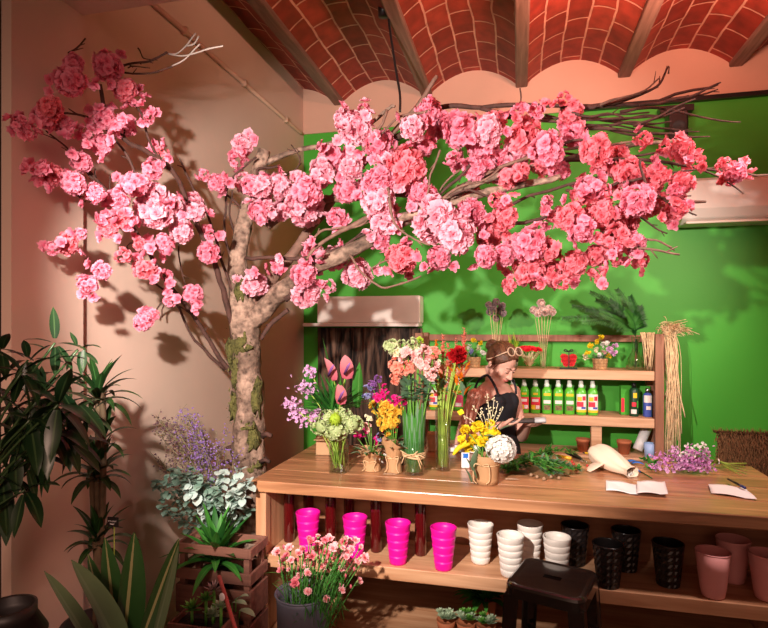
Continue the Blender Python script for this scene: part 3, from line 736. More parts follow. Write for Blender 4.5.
# 2 kraft wrapped dried bouquets ------------------------------------------------------
def wrapped(px, py, label, fl, hgt=.11, r=.045, dx=0, grp=None):
    b = onz(px, py, CZ)+V((0, 0, .002)); t = thing('paper_wrapped_posy', label, 'bouquet', b, group=grp)
    mb = MB(); n = 22; vs = []; fs = []
    prof = [(.80, 0), (.74, .25), (.70, .46), (.92, .75), (1.25, 1.0)]
    for rr_, z in prof:
        for k in range(n):
            a = 2*PI*k/n; q = r*rr_*(1+.10*math.sin(a*5)*z+R.uniform(-.04, .04)); vs.append(V((q*math.cos(a)+dx*z*hgt, q*math.sin(a), z*hgt*(1+.13*math.sin(a*3+1)*(z > .9)))))
    for i in range(len(prof)-1):
        for k in range(n): fs.append((i*n+k, i*n+(k+1) % n, (i+1)*n+(k+1) % n, (i+1)*n+k))
    fs.append(tuple(range(n-1, -1, -1)))
    mb.add(vs, fs); mb.build('paper_wrap', M_kraft, t, smooth=False)
    mb = MB(); ring = [V((r*.74*math.cos(a)+dx*.45*hgt, r*.74*math.sin(a), hgt*.46)) for a in [2*PI*k/16 for k in range(17)]]; mb.tube(ring, .0025, 6)
    for sx in (-1, 1): mb.tube(curve([V((dx*.45*hgt, -r*.76, hgt*.46)), V((sx*.03, -r*.9, hgt*.55)), V((sx*.02, -r*.8, hgt*.2)), V((sx*.035, -r*1.0, hgt*.05))], 4), .002, 5)
    mb.build('raffia_tie', M_raffia, t)
    for kind, px2, py2, rad, n_ in fl:
        c = at(px2, py2, b.y+R.uniform(-.015, .015)); s_ = mpp(px2, b.y)*rad
        def f(mb):
            for k in range(n_):
                d = rvec(); d.y = -abs(d.y)*.8 if R.random() < .8 else d.y
                mb.flower(c+V((d.x*s_*.75, d.y*s_*.5, d.z*s_*.75)), d+V((0, -.2, .3)), max(.010, s_*.42), layers=((6, 1.2, 1), (5, .7, .8)), jit=.2)
        put(t, 'flower_head', M_f[kind], f)
        mb = MB(); mb.tube([b+V((dx*hgt*.8, 0, hgt*.6)), c], .002, 5); mb.build('stem', M_stem, t, world=True)
    for k in range(26):
        a = R.uniform(0, 6.28); q = V((r*.7*math.cos(a)+dx*hgt, r*.6*math.sin(a)-.01, hgt*R.uniform(.7, 1.15)))
        mb = MB(); mb.leaf(q, V((math.cos(a)*1.1, math.sin(a)-.3, R.uniform(.2, 1))), R.uniform(.04, .075), R.uniform(.014, .024), .6, .3, 5, 0, lance); mb.build('dried_leaf', (M_drylf, M_leafs, M_leafd, M_drylf)[k % 4], t)
    return t
M_drylf = leafmat('dried_leaf_brown', (.26, .14, .08), (.48, .32, .20), trans=.1, rough=.7)
wrapped(372, 470, 'low kraft paper posy with magenta and pink buds between anthurium vase and yellow posy', [('mag', 363, 432, 5, 6), ('mag', 375, 440, 5, 6), ('pinkp', 371, 427, 7, 7), ('pinkp', 366, 424, 6, 5), ('white', 383, 458, 4, 5), ('blue', 381, 437, 5, 6), ('mag', 356, 436, 4, 4), ('cream', 368, 418, 5, 6)], .095, .056)
t = wrapped(394, 472, 'taller kraft paper posy of bright yellow and magenta dried flowers', [('mag', 380, 396, 7, 14), ('mag', 392, 399, 8, 14), ('mag', 402, 400, 6, 12), ('gold', 377, 406, 8, 16), ('gold', 389, 410, 10, 24), ('gold', 398, 409, 7, 16), ('gold', 385, 421, 9, 18), ('gold', 393, 420, 7, 16), ('gold', 386, 430, 6, 10), ('brt', 396, 428, 5, 6), ('brt', 387, 433, 4, 6), ('purp', 372, 385, 5, 10), ('blue', 366, 392, 7, 14), ('purp', 378, 379, 4, 8), ('mag', 385, 387, 3, 4)], .15, .05)
for k in range(16):
    c = at(372, 410, t.location.y); d = V((R.uniform(-.25, .25), .1, 1)); put(t, 'grass_spike', M_f['purp'], lambda mb: mb.leaf(c+V((0, .03, 0)), d, R.uniform(.08, .19), .007, .3, .2, 4, 0, lance))
# narrow brown bottle standing between
p = onz(400, 468, CZ)
M_dglass = mat('dark_brown_glass', (.05, .03, .025), .08, coat=.5)
mb = MB(); mb.lathe([(.012, 0), (.014, .006), (.014, .09), (.006, .115), (.006, .14), (.008, .142), (.008, .15)], 16, cap1=True)
tag(mb.build('glass_bottle', M_dglass, loc=p+V((0, .06, .001))), 'small dark glass bottle behind the yellow posy', 'bottle')

# 3 leaf wrapped pink and orange bouquet ------------------------------------------------
b = onz(414, 474, CZ); Y = b.y; s = mpp(414, Y)
vase('glass_vase', 'glass vase lined with green leaves and tied with raffia, holding peach blooms', b+V((0, 0, .001)), [(.046, 0), (.048, .01), (.050, .24)], water=(.15, .049))
bq = thing('peach_bouquet', 'full bouquet of peach and coral flowers in the raffia tied vase', 'bouquet', b+V((0, 0, .02)))
for k in range(40):
    a = 2*PI*k/40; q = V((math.cos(a)*.040, math.sin(a)*.040, .005))
    put(bq, 'leaf', M_leaf if k % 3 else M_leafs, lambda mb: mb.leaf(b+q+V((0, 0, .012)), V((math.cos(a)*.06, math.sin(a)*.06, 1)), R.uniform(.26, .35), .036, .1, .15, 6, 0, strap))
for kind, px, py, rad in (('cream', 397, 350, 9), ('hyd', 391, 346, 8), ('pinkp', 408, 356, 10), ('coral', 399, 365, 11), ('pinkp', 419, 360, 11), ('pinkp', 430, 365, 9), ('cream', 418, 350, 7), ('hyd', 413, 343, 6), ('coral', 396, 378, 7), ('coral', 407, 368, 8), ('pinkp', 432, 374, 7), ('coral', 434, 353, 7), ('pinkp', 412, 349, 7), ('lime', 420, 340, 4), ('cream', 437, 362, 4), ('pinkp', 424, 352, 8), ('hyd', 402, 344, 5)):
    c = at(px, py, Y+R.uniform(-.05, .04)); q = rad*s
    def f(mb):
        for k in range(15):
            d = rvec(); mb.flower(c+V((d.x*q*.7, d.y*q*.6, d.z*q*.65)), d+V((0, -.6, .2)), q*.42, layers=((5, 1.25, 1), (4, .7, .8)), wid=1.0, jit=.2)
    put(bq, 'flower_head', M_f[kind], f)
    if R.random() < .7:
        mb = MB(); mb.tube([b+V((0, 0, .05)), lerp(b, c, .5)+V((0, 0, .03)), c], .0028, 6); mb.build('stem', M_stem, bq, world=True)
for k in range(60):
    c = at(R.uniform(402, 432), R.uniform(378, 402), Y-.02); a = R.uniform(-1.3, 1.3)
    put(bq, 'leaf', M_leafs, lambda mb: mb.leaf(c, V((math.sin(a), -.5, math.cos(a)*.6)), .06, .024, .5, .3, 4, 0, lance))
t = thing('raffia_bow', 'raffia string knotted round the middle of the leaf lined vase', 'ribbon', b+V((0, -.055, .085)))
mb = MB(); zc = .085
for j in range(4): mb.tube([b+V((.054*math.cos(a), .054*math.sin(a), zc+j*.006+.004*math.sin(a*2+j))) for a in [2*PI*k/24 for k in range(25)]], .0028, 5)
mb.build('wrap', M_raffia, t, world=True)
for dx, dz in ((.05, -.03), (.06, .0), (-.045, -.03), (-.05, .03), (.045, -.05), (.03, .03)):
    mb = MB(); q = b+V((0, -.056, zc+.008)); mb.tube(curve([q, q+V((dx*.6, -.02, dz*.2+.015)), q+V((dx, -.012, dz))], 4), .0024, 5); mb.build('loose_end', M_raffia, t, world=True)

# 4 tall glass with orange and red ------------------------------------------------------
b = onz(443, 470, CZ); Y = b.y; s = mpp(443, Y)
vase('glass_vase', 'tall clear glass vase full of pale green stems beside the leaf lined vase', b+V((0, 0, .001)), [(.034, 0), (.036, .01), (.038, .30)], water=(.17, .037))
bq = thing('tropical_bouquet', 'tall bouquet of orange spikes and a dark red bloom left of the woman', 'bouquet', b+V((0, 0, .02)))
hd = []
for px, py, h_, w in ((436, 350, 24, 4), (443, 347, 26, 4), (448, 356, 24, 5), (464, 345, 34, 5), (455, 362, 22, 5), (437, 366, 22, 5), (461, 370, 24, 4), (450, 375, 18, 4), (430, 356, 16, 3), (456, 346, 18, 3)):
    c = at(px, py, Y+R.uniform(-.03, .03)); hd.append(c-V((0, 0, h_*s*.4)))
    def f(mb):
        for k in range(int(h_*2.4)):
            z = R.uniform(-.5, .5); a = R.uniform(0, 6.28); q = w*s*(1-.5*(z+.5))
            mb.leaf(c+V((0, 0, z*h_*s)), V((math.cos(a), math.sin(a), .5)), q*1.3, q*.7, -.6, .3, 3, 0, lance)
    put(bq, 'flower_spike', M_f['org'] if R.random() < .7 else M_f['coral'], f)
c = at(457, 354, Y-.05); hd.append(c)
put(bq, 'red_bloom', M_f['red'], lambda mb: [mb.flower(c+rvec()*.018, rvec()+V((0, -1, .3)), .032, jit=.2) for k in range(12)])
for k in range(46):
    c = at(R.uniform(434, 468), R.uniform(366, 398), Y); a = R.uniform(-1, 1)
    put(bq, 'leaf', M_leafs if k % 3 == 0 else M_f['org'] if k % 3 == 1 else M_f['coral'], lambda mb: mb.leaf(c, V((math.sin(a), -.3, .8)), .07, .02, .8, .3, 5, 0, lance))
for k in range(6): hd.append(at(R.uniform(436, 462), R.uniform(372, 385), Y))
stems(bq, b+V((0, 0, .02)), hd, .0042, M_steml, .022)

# 5 kraft cup with yellow and white -----------------------------------------------------
b = onz(487, 483, CZ); Y = b.y; s = mpp(487, Y)
t = thing('kraft_paper_pot', 'brown kraft paper pot with yellow and white bouquet at the counter front', 'pot', b+V((0, 0, .001)))
mb = MB(); mb.lathe([(.048, 0), (.050, .02), (.052, .09), (.056, .125), (.053, .125), (.049, .09), (.046, .006)], 22, cap1=True); mb.build('paper_cup', M_kraft, t)
mb = MB(); mb.tube([V((.053*math.cos(a), .053*math.sin(a), .085)) for a in [2*PI*k/20 for k in range(21)]], .0025, 5)
for sx in (-1, 1): mb.tube(curve([V((-.02, -.05, .085)), V((-.02+sx*.03, -.065, .095)), V((-.02+sx*.035, -.06, .03)), V((-.02+sx*.02, -.058, .01))], 4), .002, 5)
mb.build('string', M_raffia, t)
bq = thing('yellow_white_bouquet', 'bouquet of yellow blooms and a large white hydrangea in the kraft pot', 'bouquet', b+V((0, 0, .09)))
hd = []
for px, py, rad in ((478, 427, 7), (466, 430, 6), (486, 434, 7), (473, 440, 7), (483, 441, 6), (462, 440, 6), (490, 424, 5), (469, 447, 6), (495, 432, 5)):
    c = at(px, py, Y+R.uniform(-.03, .02)); q = rad*s; hd.append(c)
    put(bq, 'yellow_bloom', M_f['yel'], lambda mb: [mb.flower(c+rvec()*q*.55, rvec()+V((0, -.8, .3)), q*.65, layers=((5, 1.2, 1), (5, .6, .7)), jit=.18) for k in range(10)])
c = at(501, 449, Y-.03); hd.append(c)
def f(mb):
    mb.ball(c, (.052, .042, .046), 16)
    for k in range(230):
        d = rvec(); mb.flower(c+V((d.x*.062, d.y*.05, d.z*.056)), d, .011, layers=((4, 1.35, 1),), wid=1.1, jit=.14)
put(bq, 'white_hydrangea', M_f['white'], f)
put(bq, 'yellow_calla', M_f['yel'], lambda mb: mb.tube(curve([at(470, 444, Y-.03), at(460, 447, Y-.04), at(453, 455, Y-.05)], 4), [.006, .008, .01, .011, .012, .011, .010, .007, .004], 8))
for px, py, dx, dz, L_, w in ((476, 478, -.45, 1, .10, .065), (474, 470, .15, 1, .10, .05), (495, 430, .6, .8, .06, .03), (500, 430, .9, .5, .06, .03), (484, 436, .9, .1, .05, .03), (471, 482, -.3, .8, .07, .05)):
    put(bq, 'leaf', M_leafs, lambda mb: mb.leaf(at(px, py, Y-.055), V((dx, -.1, dz)), L_, w, .2, .3, 6, 0, lance))
for px, py in ((461, 414), (487, 393), (494, 398), (498, 403), (480, 408), (472, 405), (490, 410), (503, 408)):
    c = at(px, py, Y)
    mb = MB(); mb.tube(curve([at(486, 432, Y), lerp(at(486, 432, Y), c, .5)+V((.01, 0, 0)), c], 3), .0012, 5)
    for k in range(7): q = lerp(at(486, 432, Y), c, R.uniform(.5, 1)); mb.ball(q+rvec()*.008, .0035, 6)
    mb.build('filler_sprig', M_f['cream'], bq, world=True)
put(bq, 'yellow_petal', M_f['yel'], lambda mb: mb.flower(at(461, 413, Y-.02), V((0, -1, .6)), .016, layers=((4, 1.2, 1),), jit=.1))
stems(bq, b+V((0, 0, .06)), hd, .0025, M_stem, .02)

# small blue and white packet, white tray behind
M_blue = mat('blue_plastic', (.02, .16, .62), .4)
p = onz(465, 469, CZ); t = thing('flower_food_packet', 'small white packet with a blue top standing left of the kraft pot', 'packet', p+V((0, .02, .001)), .2)
mb = MB(); mb.box((-.02, -.008, 0), (.02, .008, .075)); mb.build('packet', M_paper, t, smooth=False, bev=.004)
mb = MB(); mb.box((-.012, -.0095, .05), (.012, -.0081, .072)); mb.build('label', M_blue, t, smooth=False)
p = onz(463, 453, CZ); mb = MB(); w, d, h = .085, .05, .025
for lo, hi in (((-w, -d, 0), (w, d, .003)), ((-w, -d, 0), (w, -d+.003, h)), ((-w, d-.003, 0), (w, d, h)), ((-w, -d, 0), (-w+.003, d, h)), ((w-.003, -d, 0), (w, d, h))): mb.box(lo, hi)
tag(mb.build('paper_tray', M_paper, loc=p+V((0, .05, .001)), smooth=False), 'shallow white tray on the counter in front of the woman', 'tray')

# 6 greenery lying ------------------------------------------------------------------------
M_berry = mat('red_berry', (.45, .03, .02), .35)
p = onz(538, 470, CZ)
bq = thing('greenery_bunch', 'loose bunch of cut dark green foliage lying on the counter right of the kraft pot', 'foliage', p)
for k in range(13):
    b0 = onz(R.uniform(500, 520), R.uniform(462, 476), CZ)+V((0, 0, .012)); e = onz(R.uniform(545, 580), R.uniform(461, 480), CZ)+V((0, 0, R.uniform(.01, .05)))
    q = curve([b0, lerp(b0, e, .5)+V((0, 0, R.uniform(.015, .055))), e], 6)
    mb = MB(); mb.tube(q, .0022, 5); mb.build('stem', M_stem, bq, world=True)
    mb = MB()
    for i in range(1, len(q)):
        for j in range(4):
            d = (q[i]-q[i-1]).normalized()*R.uniform(.2, .9)+rvec()*.8; d.z = abs(d.z)*.5
            mb.leaf(q[i], d, R.uniform(.025, .055), R.uniform(.010, .018), .5, .3, 4, 0, lance)
    mb.build('leaf_spray', M_leaf if k % 3 else M_leafs, bq, world=True)
for px, py in ((537, 479), (544, 481), (551, 479), (559, 480), (548, 476), (564, 476), (531, 477), (556, 474)):
    c = onz(px, py, CZ)+V((0, 0, .010))
    def f(mb):
        mb.ball(c, .008, 10)
        for k in range(40): d = rvec(); mb.leaf(c+d*.007, d, .006, .002, 0, .1, 1)
    put(bq, 'thistle_head', M_drylf, f)
for k in range(11):
    c = onz(R.uniform(554, 590), R.uniform(463, 472), CZ)+V((0, 0, .009)); put(bq, 'red_berry', M_berry, lambda mb: mb.ball(c, R.uniform(.006, .009), 8))
# tools
M_steel = mat('steel', (.55, .53, .52), .3, metal=1); M_yelp = mat('yellow_plastic', (.80, .45, .02), .4)
a, b_ = onz(558, 457, CZ), onz(580, 462, CZ)
t = thing('florist_knife', 'yellow handled florist knife lying among the greenery at the counter back', 'knife', a+V((0, 0, .008)))
mb = MB(); mb.tube([a+V((0, 0, .008)), lerp(a, b_, .6)+V((0, 0, .008))], [.007, .008], 8); mb.build('handle', M_yelp, t, world=True)
mb = MB(); q = lerp(a, b_, .6)+V((0, 0, .006)); mb.leaf(q, b_-a, .07, .014, 0, 0, 3, 0, lance); mb.build('blade', M_steel, t, world=True, solid=.0015)
a, b_ = onz(569, 454, CZ), onz(582, 461, CZ)
t = thing('pruning_shears', 'dark pruning shears lying beside the yellow knife', 'shears', b_+V((0, 0, .008)))
for sx in (-.012, .012):
    mb = MB(); mb.tube(curve([b_+V((0, 0, .008)), lerp(a, b_, .5)+V((sx*.9, 0, .008)), a+V((sx*1.6, 0, .008))], 4), [.004, .006, .007, .007, .007, .007, .007, .006, .004], 8); mb.build('handle', M_blackm, t, world=True)
mb = MB(); mb.leaf(b_+V((0, 0, .008)), b_-a, .055, .016, 0, 0, 3, 0, lance); mb.build('blade', M_steel, t, world=True, solid=.002)
a, b_ = onz(585, 454, CZ), onz(600, 456, CZ)
t = thing('marker_pen', 'yellow pen lying left of the cream paper cone', 'pen', a+V((0, 0, .006)))
mb = MB(); mb.tube([a+V((0, 0, .006)), b_+V((0, 0, .006))], .006, 8); mb.build('barrel', M_yelp, t, world=True)
mb = MB(); mb.tube([a+V((-.012, 0, .006)), a+V((0, 0, .006))], [.002, .0055], 8); mb.build('tip', M_blackm, t, world=True)

# 7 cream paper cone ------------------------------------------------------------------------
M_cream = mat('cream_cloth_paper', (.76, .60, .46), .75, bump=.25, bscale=18)
p = onz(611, 470, CZ)
t = thing('paper_bundle', 'bundle loosely wrapped in cream paper lying on the counter', 'bundle', p)
a = onz(600, 467, CZ)+V((0, .02, .058)); b_ = onz(629, 476, CZ)+V((0, -.01, .026))
n = 26; vs = []; fs = []; ks = [(-.22, .2), (-.2, .7), (-.05, 1.02), (.15, 1.12), (.4, 1.08), (.7, .82), (.9, .5), (1.0, .46), (1.1, .58)]
d, sx, sy = basis(b_-a)
for u, q in ks:
    for k in range(n):
        an = 2*PI*k/n; c = lerp(a, b_, u); rr_ = .060*q*(1+.09*math.sin(an*4+u*5)+.05*math.sin(an*9+u*3))
        v = c+(sx*math.cos(an)+sy*math.sin(an)*.85)*rr_; v.z = max(v.z, CZ+.002); vs.append(v)
for i in range(len(ks)-1):
    for k in range(n): fs.append((i*n+k, i*n+(k+1) % n, (i+1)*n+(k+1) % n, (i+1)*n+k))
fs.append(tuple(range(n-1, -1, -1))); mb = MB(); mb.add(vs, fs); mb.build('wrapper', M_cream, t, world=True, sub=1)
for k in range(5):
    q = onz(627+k*1.6, 474+R.uniform(-2, 3), CZ)+V((0, 0, .012)); put(t, 'white_bud', M_f['white'], lambda mb: mb.flower(q, V((.4, -.5, .6)), .014, layers=((5, 1.2, 1), (4, .6, .7))))
put(t, 'paper_fold', M_cream, lambda mb: mb.leaf(onz(589, 473, CZ)+V((0, 0, .006)), V((.5, .3, .35)), .10, .06, .5, .3, 6, 0, lance), solid=.002)
# blue ribbon and sprig
a = onz(633, 464, CZ); t = thing('blue_clips', 'bright blue folded ribbon lying right of the cream bundle', 'ribbon', a)
for k, (px, py, dx, dy) in enumerate(((631, 464, .7, .3), (636, 465, .8, -.1), (633, 471, .8, -.5))):
    q = onz(px, py, CZ)+V((-.02, 0, .006)); put(t, 'loop', M_blue, lambda mb: mb.leaf(q, V((dx, dy, .35)), .06, .026, 1.0, .25, 6, 0, strap), solid=.003)
put(t, 'wire_end', M_leafd, lambda mb: mb.tube([onz(640, 472, CZ)+V((0, 0, .004)), onz(652, 479, CZ)+V((0, 0, .004))], .0025, 5))
p = onz(648, 464, CZ); bq = thing('leafy_sprig', 'small green leafy sprig lying between blue ribbon and purple flowers', 'foliage', p)
for px, py in ((655, 465), (645, 462), (652, 470)):
    c = onz(px, py, CZ)
    def f(mb):
        for k in range(24): d = rvec(); d.z = abs(d.z); mb.leaf(c+V((R.gauss(0, .012), R.gauss(0, .012), .008)), d, .03, .012, .6, .3, 4, 0, lance)
    put(bq, 'leaf_cluster', M_leaf, f)
# 8 purple gypsophila -------------------------------------------------------------------------
p = onz(688, 472, CZ)
bq = thing('purple_flower_bunch', 'bunch of tiny purple and white filler flowers lying tied at the counter right', 'bouquet', p)
tie = onz(718, 468, CZ)+V((0, 0, .03))
for k in range(46):
    px = R.gauss(684, 14); py = R.gauss(464, 8); px = min(708, max(656, px)); py = min(480, max(447, py))
    c = onz(px, 474, CZ); c = at(px, py, c.y+R.uniform(-.02, .05)); c.z = max(c.z, CZ+.018)
    wh = py < 456 and R.random() < .8
    def f(mb):
        for j in range(16): mb.flower(c+V((R.gauss(0, .014), R.gauss(0, .014), abs(R.gauss(0, .014)))), rvec()+V((0, -.5, .5)), .0075, layers=((5, 1.2, 1),), wid=1.1)
    put(bq, 'floret_spray', M_f['white'] if wh else M_f['violet'] if R.random() < .6 else M_f['lilac'], f)
    if k % 2: put(bq, 'stem', M_steml, lambda mb: mb.tube(curve([c, lerp(c, tie, .5)+V((0, 0, .01)), tie+rvec()*.008], 3), .0013, 4))
for k in range(14):
    e = onz(R.uniform(733, 748), R.uniform(464, 478), CZ)+V((0, 0, R.uniform(.004, .03))); put(bq, 'stem', M_steml, lambda mb: mb.tube([tie+rvec()*.008, lerp(tie, e, .5)+V((0, 0, -.004)), e], .002, 5))
mb = MB(); d, sx, sy = basis(V((1, .1, -.1))); mb.tube([tie+(sx*math.cos(a)+sy*math.sin(a))*.013 for a in [2*PI*k/12 for k in range(13)]], .003, 5); mb.build('tie', M_paper, bq, world=True)
# papers
def paper(name, label, quad, fold=None, z=CZ+.003, group=None):
    q = [onz(x, y, CZ) for x, y in quad]; c = sum(q, V())/len(q); mb = MB(); n = 8; vs = []; fs = []
    for i in range(n+1):
        for j in range(n+1):
            u, v = i/n, j/n; pnt = lerp(lerp(q[0], q[1], u), lerp(q[3], q[2], u), v); pnt.z = z+.006*abs(math.sin(u*4+v*3))+.004*v; vs.append(pnt)
    for i in range(n):
        for j in range(n): a = i*(n+1)+j; fs.append((a, a+1, a+n+2, a+n+1))
    mb.add(vs, fs); return tag(mb.build(name, M_paper, loc=c, world=True, solid=.0015), label, 'paper')
paper('paper_sheet', 'white paper sheet lying on the counter front below the cream bundle', [(606, 491), (638, 496), (639, 487), (606, 482)])
paper('paper_sheet', 'white sheet with a grey rim beside the first, left of the purple reflection', [(637, 496), (668, 498), (665, 486), (637, 485)], z=CZ+.012)
paper('paper_sheet', 'pointed white paper sheet under the pen at the counter right', [(711, 494), (757, 501), (745, 490), (708, 486)])
a, b_ = onz(728, 484, CZ), onz(741, 491, CZ)
t = thing('marker_pen', 'dark pen lying on the pointed white sheet', 'pen', a+V((0, 0, .02)))
mb = MB(); mb.tube([a+V((0, 0, .022)), b_+V((0, 0, .022))], [.004, .005], 8); mb.build('barrel', M_blackm, t, world=True)
mb = MB(); mb.tube([b_+V((0, 0, .022)), b_+(b_-a)*.3+V((0, 0, .022))], [.006, .006], 8); mb.build('cap', mat('navy_plastic', (.02, .03, .16), .4), t, world=True)
# roll and blue sheet at back
# twigs / scraps left on counter front
M_scrap = mat('dry_leaf', (.62, .42, .28), .8, vary=.2)
for px, py, lb in ((383, 475, 'dry leaf scrap on the counter left of the leaf lined vase'), (505, 480, 'curled pale scrap on the counter right of the kraft pot')):
    c = onz(px, py, CZ)+V((0, 0, .004)); mb = MB(); mb.leaf(c, V((1, .2, .05)), .07, .025, .2, .2, 5, 0, lance); tag(mb.build('leaf_scrap', M_scrap, loc=c, world=True, solid=.001), lb, 'leaf')
# ================================================================== BELOW THE COUNTER TOP
M_mag = mat('magenta_plastic', (.80, .006, .30), .4, spec=.4)
M_wpot = mat('white_ribbed_ceramic', (.74, .66, .60), .4)
M_bpot = mat('black_glaze', (.012, .009, .009), .22, coat=.3)
M_ppot = mat('dusty_pink_ceramic', (.80, .36, .36), .5)
def ribbed(r0, r1, h, nb, step):
    pr = []
    for k in range(nb):
        za, zb = h*k/nb, h*(k+1)/nb; ra, rb = lerp(r0, r1, k/nb), lerp(r0, r1, (k+1)/nb)
        pr += [(ra-step, za), (ra-step*.2, za+h/nb*.2), (rb, zb-h/nb*.12), (rb-step*.6, zb)]
    pr[-1] = (r1, h)
    return pr+[(r1-.004, h)]+[(lerp(r0, r1, t)-.007, max(.006, h*t)) for t in (.9, .5, 0)]
SZ = .615
def pot_at(px, py, Y, dz=.001): p = at(px, py, Y); return V((p.x, Y, SZ+dz))
def pots(name, cat, group, m, prof, spots, n=32, wave=0, lite=None):
    first = None
    for px, Y, lb in spots:
        loc = pot_at(px, 560, Y)
        if first is None:
            first = thing(name, lb, cat, loc, group=group)
            mb = MB(); mb.lathe(prof, n, cap1=True, wave=wave); mb.build('body', m, first)
            rt = max(r for r, z in prof); h = max(z for r, z in prof)
            mb = MB(); mb.tube([V(((rt-.002)*math.cos(a), (rt-.002)*math.sin(a), h)) for a in [2*PI*k/32 for k in range(33)]], .0028, 6, cap=False); mb.build('rim', m, first)
        else: dup(first, loc, R.uniform(0, 6), lb)
pots('plant_pot', 'plant pot', 'magenta pots on the counter shelf', M_mag, ribbed(.037, .056, .173, 5, .0008),
     [(308, 2.42, 'magenta pot farthest left on the counter shelf, partly behind the carnations'), (355, 2.41, 'magenta pot second from the left, just above the carnations'), (398, 2.385, 'magenta pot standing clear right of the carnations'), (443.5, 2.375, 'magenta pot next to the white ribbed pots')])
pots('ribbed_pot', 'plant pot', 'white ribbed pots on the counter shelf', M_wpot, ribbed(.040, .056, .165, 6, .0038),
     [(480.5, 2.475, 'white ribbed pot nearest the magenta pots'), (510.5, 2.375, 'white ribbed pot at the shelf front, left of the stool'), (530, 2.53, 'white ribbed pot standing at the back behind the stool'), (557, 2.40, 'white ribbed pot half hidden by the stool seat, beside a black pot')])
def gridpot():
    mb = MB(); n = 32; nz = 12; pr = [(lerp(.043, .060, i/nz), .165*i/nz) for i in range(nz+1)]
    vs = []; fs = []
    for i, (r, z) in enumerate(pr):
        for k in range(n):
            q = r-(.004 if (i % 2 == 1 and k % 2 == 1) else 0); a = 2*PI*k/n; vs.append((q*math.cos(a), q*math.sin(a), z))
    for i in range(nz):
        for k in range(n): fs.append((i*n+k, i*n+(k+1) % n, (i+1)*n+(k+1) % n, (i+1)*n+k))
    fs.append(tuple(range(n-1, -1, -1))); mb.add(vs, fs)
    mb.lathe([(.060, .165), (.055, .165), (.040, .01)], n, cap0=False, cap1=True); return mb
first = None
for px, Y, lb in ((575, 2.56, 'black dimpled pot behind the white pots and the stool'), (608, 2.375, 'black dimpled pot at the shelf front, right of the stool'), (626, 2.55, 'black dimpled pot standing behind the front black pot'), (668, 2.44, 'black dimpled pot standing alone left of the pink pots')):
    loc = pot_at(px, 570, Y)
    if first is None:
        first = thing('dimpled_pot', lb, 'plant pot', loc, group='black pots on the counter shelf'); gridpot().build('body', M_bpot, first, smooth=False)
        mb = MB(); mb.tube([V((.058*math.cos(a), .058*math.sin(a), .165)) for a in [2*PI*k/32 for k in range(33)]], .0032, 6, cap=False); mb.build('rim', M_bpot, first)
    else: dup(first, loc, R.uniform(0, 1), lb)
pots('tapered_pot', 'plant pot', 'pink pots on the counter shelf', M_ppot, [(.034, 0), (.040, .004), (.045, .03), (.055, .11), (.062, .17), (.058, .17), (.05, .10), (.038, .01)],
     [(713, 2.375, 'dusty pink pot at the front, left of the pink pair'), (733, 2.53, 'dusty pink pot standing at the back between the other two'), (767, 2.40, 'dusty pink pot cut off by the right edge')])
# dark red glass tubes
M_tube = mat('dark_red_glass', (.10, .004, .005), .08, coat=.6, trans=.25)
first = None
for px, Y, lb in ((289, 2.50, 'dark red glass tube nearest the left side panel'), (308.5, 2.60, 'dark red glass tube behind the first magenta pot'), (330.5, 2.50, 'dark red glass tube in front between the first two magenta pots'), (349, 2.60, 'dark red glass tube behind the second magenta pot'),
                  (376, 2.48, 'dark red glass tube in front between second and third magenta pots'), (397, 2.60, 'dark red glass tube behind the third magenta pot'), (420.5, 2.49, 'dark red glass tube farthest right, beside the fourth magenta pot')):
    loc = pot_at(px, 545, Y)
    if first is None:
        first = thing('glass_tube_vase', lb, 'vase', loc, group='dark red tubes under the counter top')
        mb = MB(); r = .0255; mb.lathe([(r*.9, 0), (r, .005), (r, .235), (r*.8, .25), (r*.55, .258), (r*.55, .272), (r*.62, .274), (r*.62, .28), (r*.4, .28), (r*.4, .2)], 22, cap1=True); mb.build('body', M_tube, first)
    else: dup(first, loc, label=lb)
# lower shelf: succulents
M_succ = leafmat('succulent_leaf', (.30, .42, .26), (.45, .55, .36), trans=.1)
M_succg = leafmat('succulent_green', (.06, .22, .03), (.14, .36, .05), trans=.1)
M_terra = mat('terracotta', (.45, .14, .06), .75, vary=.1)
def rosette(mb, c, r, n=26, m=0, pointy=.5, tilt0=.2):
    for k in range(n):
        t = k/n; a = k*2.39996; tl = lerp(1.5, tilt0, t); L_ = r*lerp(1, .4, t)
        d = V((math.cos(a)*math.sin(tl), math.sin(a)*math.sin(tl), math.cos(tl)))
        mb.leaf(c+V((0, 0, t*r*.25)), d, L_, L_*pointy, -.5, .35, 4, m, lambda u: max(.05, (math.sin(PI*min(1, u*.75+.25)))**.8))
first = None
for px, py, h_, lb in ((446, 616, .0, 'pale succulent on the lower shelf, leftmost of its row'), (466, 617, .0, 'pale succulent on the lower shelf, middle of its row'), (486, 618, 0, 'pale succulent on the lower shelf, beside the stool leg')):
    Y = 2.55; p = at(px, py, Y)
    t = thing('potted_succulent', lb, 'succulent', V((p.x, Y, .256)), group='succulents on the lower shelf')
    hp = max(.05, p.z-.256-.03)
    mb = MB(); mb.lathe([(.034, 0), (.044, hp), (.040, hp), (.038, hp-.012)], 18, cap1=True); mb.build('pot', M_terra, t)
    for k in range(6):
        mb = MB(); a = k*1.05; rosette(mb, V((.026*math.cos(a), .026*math.sin(a), hp+.006+R.uniform(0, .02))), R.uniform(.03, .04), 20, 0); mb.build('rosette', M_succ if R.random() < .7 else M_succg, t)
Y = 2.72; p = at(484, 606, Y); t = thing('trailing_plant', 'dark green leafy pot plant behind the succulents on the lower shelf', 'plant', V((p.x, Y, .256)))
mb = MB(); mb.lathe([(.05, 0), (.06, .09), (.055, .09), (.05, .07)], 18, cap1=True); mb.build('pot', M_terra, t)
